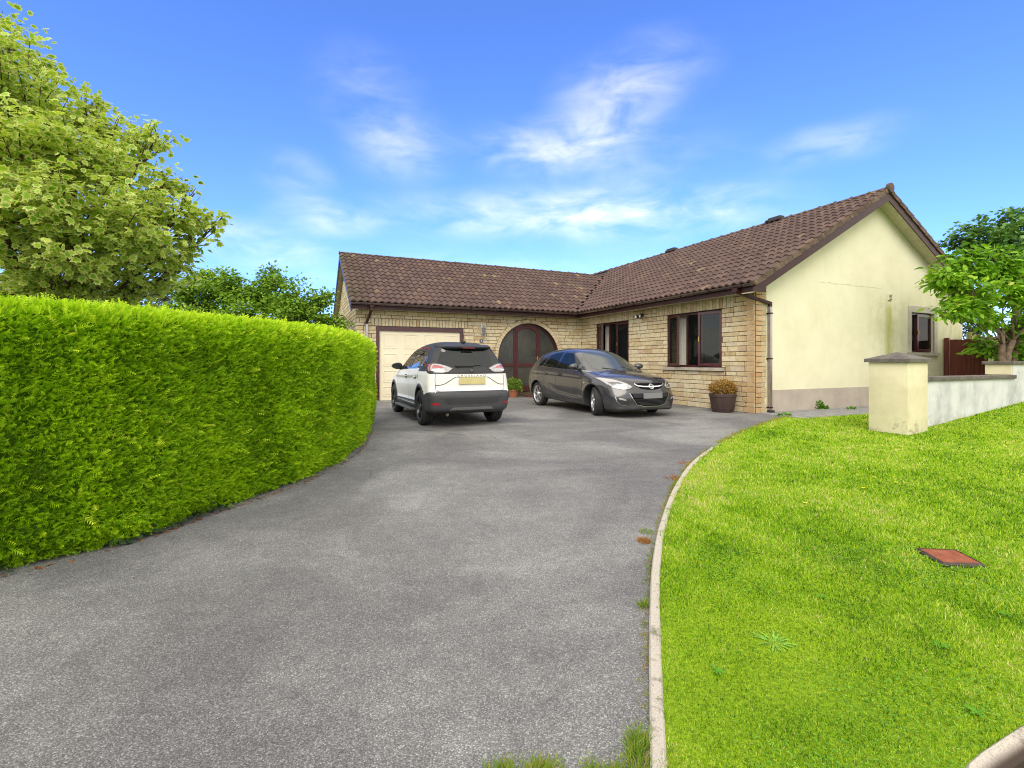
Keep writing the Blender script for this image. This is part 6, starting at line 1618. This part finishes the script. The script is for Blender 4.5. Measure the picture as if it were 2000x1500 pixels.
# rear skid plate, exhaust, aerial, wiper
c1.patch([(-.42, .33), (.42, .33), (.36, .375), (-.36, .375)], 'rear', 'skid_plate', plain('skid_silver', (.20, .205, .21), .35, .4), crossover, .006)
c1.patch([(-.62, .555), (.62, .555), (.55, .52), (.45, .43), (-.45, .43), (-.55, .52)], 'rear', 'bumper_insert', plain('insert_grey', (.035, .036, .040), .5), crossover, .003)
mb = MB(); mb.tube([(.12, .45, .245), (.32, .45, .245)], .03, 12); mb.build('exhaust', plain('exhaust_metal', (.12, .10, .08), .4, .8), crossover)
mb = MB(); mb.bev(.52, .66, -.03, .03, 1.555, 1.60, .015); mb.tube([(.58, 0, 1.60), (.50, 0, 1.80)], [.005, .003], 6); mb.build('aerial', BLKPL, crossover)
mb = MB(); mb.bev(.115, .150, -.04, .30, 1.105, 1.135, .008); mb.tube([(.12, .30, 1.12), (.14, -.20, 1.135)], .007, 6); mb.build('rear_wiper', BLKPL, crossover)
plate(c1, 'rear', .85, .50, .125, plain('yellow_plate', (.50, .44, .20), .5, var=.06), crossover)
def badge(car, mode, z0, r, parent, ringm, facem, figm):
    p = car.proj([(0, z0)], mode)[0]; sg = -1 if mode == 'rear' else 1
    g = car.grad(np.array([p]))[0]; bt = empty('badge', tuple(p), 0, parent); bt.rotation_euler = Vector((g[0], 0, g[2])).to_track_quat('X', 'Z').to_euler()
    mb = MB(); mb.lathe([(0, .002), (r * .86, .004)], n=32, axis='y'); mb.v = [(y_, x_, z_) for x_, y_, z_ in mb.v]; mb.build('badge_disc', facem, bt)
    mb = MB(); mb.lathe([(r * .84, .0), (r * .84, .009), (r * .92, .012), (r, .009), (r, .0)], n=32, axis='y'); mb.v = [(y_, x_, z_) for x_, y_, z_ in mb.v]; mb.build('badge_ring', ringm, bt, angle=40)
    mb = MB(); R2 = r * .8
    for poly in ([(-.9, .1), (-.35, .55), (-.05, .2), (-.3, .05), (-.1, -.3), (-.5, -.75), (-.35, -.2), (-.6, 0)], [(0, .85), (.25, .5), (.1, .1), (.45, .25), (.85, .05), (.55, -.1), (.6, -.5), (.25, -.15), (.15, -.8), (-.02, -.3), (.0, .2)]):
        mb.prism([(a * R2 * sg, b * R2) for a, b in poly], lambda p_, q_, d: (d, p_, q_), .004, .009)
    mb.build('badge_emblem', figm, bt)
badge(c1, 'rear', 1.040, .050, crossover, BLKP, BLKPL, plain('badge_grey', (.12, .12, .13), .3, .8))
decal_text(c1, 'C R O S S L A N D', .050, 'rear', 0, .940, plain('lettering_black', (.02, .02, .022), .3), 'lettering', crossover, 1.38)
seats(crossover, (1.35, 2.25), .62)
mb = MB(); mb.bev(2.75, 3.15, -.66, .66, .80, .96, .06); mb.build('dashboard', SEATM, crossover)
mb = MB(); mb.bev(.45, .95, -.60, .60, .60, .98, .03); mb.build('parcel_shelf', SEATM, crossover)
mb = MB(); mb.box(.45, 3.2, -.66, .66, .36, .40); mb.build('cabin_floor', SEATM, crossover)
for xa in s1['axles']:
    for sg in (1, -1): wheel(crossover, xa, sg * .695, s1['R'], .215, sg, 'black')
mb = MB(); mb.tube([(.80, -.7, .335), (.80, .7, .335)], .05, 8); mb.bev(.5, 1.2, -.35, .35, .22, .34, .04); mb.build('rear_axle', BLKPL, crossover)
CA1 = R(90 + 24.3)                                     # it points away from the camera, along the brick side of the house
rl = Vector((-1.66, 9.05, 0)); dirn = Vector((math.cos(CA1), math.sin(CA1), 0)); lat = Vector((-dirn.y, dirn.x, 0))
crossover.rotation_euler = (0, 0, CA1); crossover.location = rl - lat * .695 - dirn * .80

# ======== dark grey hatchback, facing the camera at an angle
s2 = dict(L=4.42, Ht=1.54, W=.920, R=.325, arch=.368, axles=(.80, 3.485), tum=.37, tum2=.45, crown=.05, hcrown=.06, fpow=2.3)
s2['prof'] = bez([(.5, .22), (.16, .27), (.05, .40), (.0, .60), (.03, .78), (.08, .95), (.16, 1.06), (.34, 1.25), (.54, 1.41), (.76, 1.485), (1.2, 1.53), (1.7, 1.54), (2.15, 1.505), (2.55, 1.385), (2.95, 1.185), (3.32, 1.01), (3.48, .975), (3.80, .932), (4.05, .880), (4.24, .812), (4.33, .745), (4.368, .67), (4.39, .60), (4.412, .52), (4.42, .42), (4.40, .30), (4.385, .20), (4.25, .16), (3.9, .17), (2.2, .19)], 5)
s2['rear_bulge'] = [(.2, .22), (.6, .24), (.9, .28), (1.5, .26)]; s2['front_bulge'] = [(.2, .32), (.45, .34), (.7, .42), (1.0, .34), (1.5, .30)]
s2['belt'] = [(0, 1.08), (.9, 1.04), (3.2, .96), (4.4, .80)]; s2['plan'] = [(0, .93), (.4, .975), (.8, 1), (1.3, .98), (2.2, .975), (3.0, .985), (3.5, 1.0), (4.0, .955), (4.4, .88)]
s2['side'] = [(0, .84), (.2, .90), (.34, .965), (.55, .995), (.78, 1.0), (.92, .975), (1.0, .940), (1.4, .940)]
s2['round'] = [(.1, .08), (.4, .09), (.75, .10), (1.0, .09), (1.3, .13), (1.5, .20)]
s2['creases'] = [([(.3, .88), (1.2, .87), (2.2, .84), (3.2, .80)], -.012, .018), ([(1.25, .60), (1.9, .44), (2.6, .38), (3.1, .38)], .018, .022)]
c2 = Car(s2)
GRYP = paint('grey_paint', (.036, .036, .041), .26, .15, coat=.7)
hatch = empty('parked_car', (0, 0, 0), 0, None, 'dark grey hatchback car facing out with its front wheels turned, beside the arched door', 'car')
AWF = [(1.86, 1.03), (2.80, .997), (2.76, 1.15), (2.46, 1.315), (2.22, 1.405), (1.86, 1.435)]
AWT = [(2.86, .995), (3.08, .988), (2.97, 1.05), (2.84, 1.11)]
AWR = [(1.09, 1.075), (1.77, 1.035), (1.77, 1.445), (1.42, 1.42), (1.22, 1.335)]
AWQ = [(.84, 1.090), (1.03, 1.082), (1.15, 1.29), (1.10, 1.29), (.92, 1.18)]
AWS = [(3.36, 0), (3.30, .35), (3.18, .57), (3.06, .615), (2.46, .50), (2.31, .3), (2.27, 0)]; AWS = AWS + [(a, -b) for a, b in AWS[-2:0:-1]]
ARW = [(-.50, 1.08), (.50, 1.08), (.44, 1.36), (-.44, 1.36)]
def cl2_(c, n):
    x, y, z = c.T; ay = np.abs(y); k = np.zeros(len(c), int)
    for xa in s2['axles']:
        r = np.hypot(x - xa, z - s2['R']); k[(r < s2['arch'] + .012) & (ay < .88) & (np.abs(n[:, 1]) < .6)] = 3
    k[(z < .19) | (n[:, 2] < -.75) & (z < .4)] = 3
    sd = np.abs(n[:, 1]) > .25
    k[sd & inside([(1.76, 1.03), (1.88, 1.03), (1.88, 1.43), (1.76, 1.43)], x, z) & (y > 0)] = 2
    k[sd & inside([(1.76, 1.03), (1.88, 1.03), (1.88, 1.43), (1.76, 1.43)], x, z) & (y <= 0)] = 4
    for pg_ in (AWF, AWT, AWR, AWQ): k[sd & inside(shrink(pg_), x, z)] = 9
    k[(x > 2.1) & (n[:, 2] > .2) & (z > .95) & inside(shrink(AWS), x, y)] = 9
    k[(n[:, 0] < -.25) & (x < .8) & inside(shrink(ARW), y, z)] = 9
    return k
c2.shell(cl2_, {0: ('body', GRYP), 2: ('door_pillar', GLBLK), 4: ('door_pillar', GLBLK), 3: ('underbody', BLKPL)}, hatch)
for sg in (1, -1):
    c2.patch(AWF, 'side', 'side_window', CGL, hatch, .002, sg); c2.patch(AWR, 'side', 'side_window', CGL, hatch, .002, sg)
    c2.patch(AWQ, 'side', 'quarter_window', CGL, hatch, .002, sg); c2.patch(AWT, 'side', 'quarter_window', CGL, hatch, .002, sg)
    mb = MB(); c2.line([(.82, 1.076), (1.0, 1.066), (1.8, 1.022), (2.85, .985), (3.18, .973)], 'side', .012, .004, sg, mb); c2.line([(.82, 1.076), (.85, 1.14), (.92, 1.205)], 'side', .010, .004, sg, mb); mb.build('chrome_trim', CHROME, hatch)
    mb = MB(); c2.line([(.83, 1.11), (.94, 1.225), (1.14, 1.33), (1.42, 1.445), (1.85, 1.462), (2.23, 1.43), (2.49, 1.335), (2.80, 1.16), (3.12, .985)], 'side', .016, .003, sg, mb); mb.build('window_rubber', GLBLK, hatch)
    mb = MB(); c2.line([(1.07, 1.06), (1.14, .85), (1.22, .60), (1.24, .50)], 'side', .007, .0015, sg, mb); c2.line([(1.82, 1.03), (1.84, .36), (1.84, .30)], 'side', .007, .0015, sg, mb)
    c2.line([(3.02, .97), (3.06, .70), (3.04, .45), (2.98, .30)], 'side', .007, .0015, sg, mb); c2.line([(1.24, .50), (1.32, .31), (2.98, .30)], 'side', .007, .0015, sg, mb); mb.build('door_gap', SEAM, hatch)
    for x_ in (1.30, 2.04):
        q = c2.proj([(x_, .885)], 'side', sg)[0]; mb = MB(); mb.bev(x_ - .09, x_ + .09, q[1] + sg * .022 - .008, q[1] + sg * .022 + .008, .873, .897, .006); mb.build('door_handle', GRYP, hatch)
        mb = MB(); mb.bev(x_ - .065, x_ + .065, q[1] - .012, q[1] + .004, .855, .91, .003); mb.build('handle_recess', SEAM, hatch)
    q = c2.proj([(2.92, 1.04)], 'side', sg)[0]; mirror_part(hatch, 2.80, q[1] + sg * .06, 1.08, sg, GRYP, CGL)
    c2.patch([(3.13, .70), (3.20, .715), (3.20, .735), (3.14, .735)], 'side', 'side_repeater', CLRL, hatch, .004, sg)
    # head lamp wraps round the corner: laid down from above the slope of the wing
    f = (lambda q: q) if sg > 0 else mirror
    HL = f([(.42, .665), (.50, .620), (.62, .605), (.76, .632), (.845, .71), (.875, .842), (.82, .850), (.66, .805), (.51, .735)])
    h_ = c2.patch(HL, 'front', 'headlight', CLRL, hatch, .006, cell=.025)
    c2.patch(f([(.50, .650), (.62, .635), (.75, .665), (.81, .76), (.66, .755), (.53, .705)]), 'front', 'reflector', plain('lamp_grey', (.18, .19, .20), .2, .7), h_, .009, thick=.005, cell=.025)
    for (yy, zz, r) in ((.58, .680, .034), (.70, .705, .036)):
        p = c2.proj([(sg * yy, zz)], 'front')[0]; g = c2.grad(np.array([p]))[0]; bm = bmesh.new(); bmesh.ops.create_icosphere(bm, subdivisions=2, radius=r); me = bpy.data.meshes.new('lamp_bulb'); bm.to_mesh(me); bm.free()
        o = link('lamp_bulb', me, CHROME, h_, True); o.location = tuple(p - g * (r * .45))
    mb = MB(); lp = np.array(HL + [HL[0]]); c2.line(lp, 'front', .010, .008, mb=mb, step=.02); mb.build('light_surround', GLBLK, h_)
    fg = f([(.50, .36), (.60, .40), (.76, .46), (.80, .42), (.76, .32), (.60, .285)])
    fo = c2.patch(fg, 'front', 'fog_light', BLKPL, hatch, .004, cell=.03)
    c2.patch(f([(.58, .392), (.66, .425), (.735, .435), (.72, .405), (.62, .380)]), 'front', 'fog_lens', CLRL, fo, .010, thick=.005)
    mb = MB(); c2.line(f([(.78, .455), (.765, .36), (.70, .295), (.58, .27)]), 'front', .010, .006, mb=mb); mb.build('fog_trim', CHROME, fo)
    tl2 = f([(.55, .86), (.70, .84), (.80, .85), (.80, 1.0), (.72, 1.02), (.60, .98)]); c2.patch(tl2, 'rear', 'tail_light', REDL, hatch, .005)
    c2.patch([(.08, .86), (.30, .90), (.40, 1.0), (.25, 1.02), (.10, .98)], 'side', 'tail_light_side', REDL, hatch, .004, sg)
c2.patch(AWS, 'top', 'windscreen', glass('windscreen_glass', (.10, .115, .11), mixf=.45), hatch, .003, cell=.05)  # pale tint puts a whitish reflection haze into the glass colour
c2.patch(ARW, 'rear', 'rear_window', CGL, hatch, .003)
gr = c2.patch([(-.385, .735), (.385, .735), (.36, .675), (.26, .625), (.10, .600), (-.10, .600), (-.26, .625), (-.36, .675)], 'front', 'grille', plain('grille_black', (.005, .005, .006), .9, spec=.08), hatch, .004, cell=.03)
mb = MB(); c2.line([(-.385, .725), (-.33, .685), (-.20, .668), (0, .662), (.20, .668), (.33, .685), (.385, .725)], 'front', .024, .012, mb=mb); mb.build('grille_bar', CHROME, gr)
badge(c2, 'front', .668, .064, hatch, CHROME, plain('badge_silver', (.45, .46, .48), .25, .9), plain('badge_dark', (.03, .03, .03), .4))
lo = c2.patch([(-.50, .525), (.50, .525), (.46, .43), (.36, .30), (.20, .262), (-.20, .262), (-.36, .30), (-.46, .43)], 'front', 'lower_grille', plain('grille_dark', (.006, .006, .007), .9, spec=.08), hatch, .004, cell=.03)
mb = MB()
for k in range(5):
    z_ = .292 + k * .026; w_ = .30 + k * .032; c2.line([(-w_, z_), (w_, z_)], 'front', .008, .010, mb=mb)
mb.build('grille_bars', plain('grille_grey', (.045, .045, .048), .4), lo)
mb = MB(); c2.line([(-.52, .53), (-.47, .43), (-.37, .29), (-.20, .248), (.20, .248), (.37, .29), (.47, .43), (.52, .53)], 'front', .010, .007, mb=mb); mb.build('grille_trim', CHROME, lo)
c2.patch([(-.47, .515), (.47, .515), (.43, .44), (-.43, .44)], 'front', 'plate_panel', plain('panel_grey', (.022, .022, .026), .7, spec=.2), lo, .008, thick=.006)
plate(c2, 'front', .475, .50, .115, plain('grey_plate', (.16, .165, .17), .5, var=.05), hatch)
mb = MB()
for sg in (1, -1): c2.line([(3.30, sg * .74), (3.7, sg * .70), (4.05, sg * .58), (4.22, sg * .44)], 'top', .007, .0015, mb=mb)
c2.line([(4.30, -.36), (4.335, 0), (4.30, .36)], 'top', .007, .0015, mb=mb); mb.build('bonnet_gap', SEAM, hatch)
c2.patch([(3.38, -.62), (3.45, 0), (3.38, .62), (3.32, .60), (3.375, 0), (3.32, -.60)], 'top', 'scuttle', BLKPL, hatch, .003)
mb = MB(); q = c2.proj([(3.34, .45), (3.20, .10), (3.34, -.10), (3.18, -.42)], 'top')
for a, b_ in ((q[0], q[1]), (q[2], q[3])): MB().tube([tuple(a + [0, 0, .012]), tuple(b_ + [0, 0, .016])], .008, 6).build('wiper', BLKPL, hatch)
seats(hatch, (1.45, 2.30), .60)
mb = MB(); mb.bev(2.75, 3.25, -.66, .66, .74, .93, .05); mb.build('dashboard', SEATM, hatch)
mb = MB(); mb.box(.45, 3.2, -.66, .66, .32, .36); mb.build('cabin_floor', SEATM, hatch)
mb = MB(); ring = [(2.62 + .05 * math.sin(a) * .5, -.38 + .18 * math.cos(a), .95 + .16 * math.sin(a)) for a in np.linspace(0, 2 * math.pi, 25)]; mb.tube(ring, .014, 6, cap=False); mb.build('steering_wheel', BLKPL, hatch)
mb = MB(); mb.bev(2.40, 2.43, -.11, .11, 1.29, 1.35, .01); mb.build('rear_view_mirror', BLKPL, hatch)
for i, xa in enumerate(s2['axles']):
    for sg in (1, -1): wheel(hatch, xa, sg * (.775 if i == 0 else .765), s2['R'], .205, sg, 'silver', R(-24) if i else 0.0)
CA2 = R(-90 + 24.3)
dirn = Vector((math.cos(CA2), math.sin(CA2), 0)); lat = Vector((dirn.y, -dirn.x, 0))          # its right side, towards the camera's left
mid = Vector((1.34, 11.85, 0)); cen = mid - lat * .775
hatch.rotation_euler = (0, 0, CA2); hatch.location = cen - dirn * (s2['axles'][0] + s2['axles'][1]) / 2
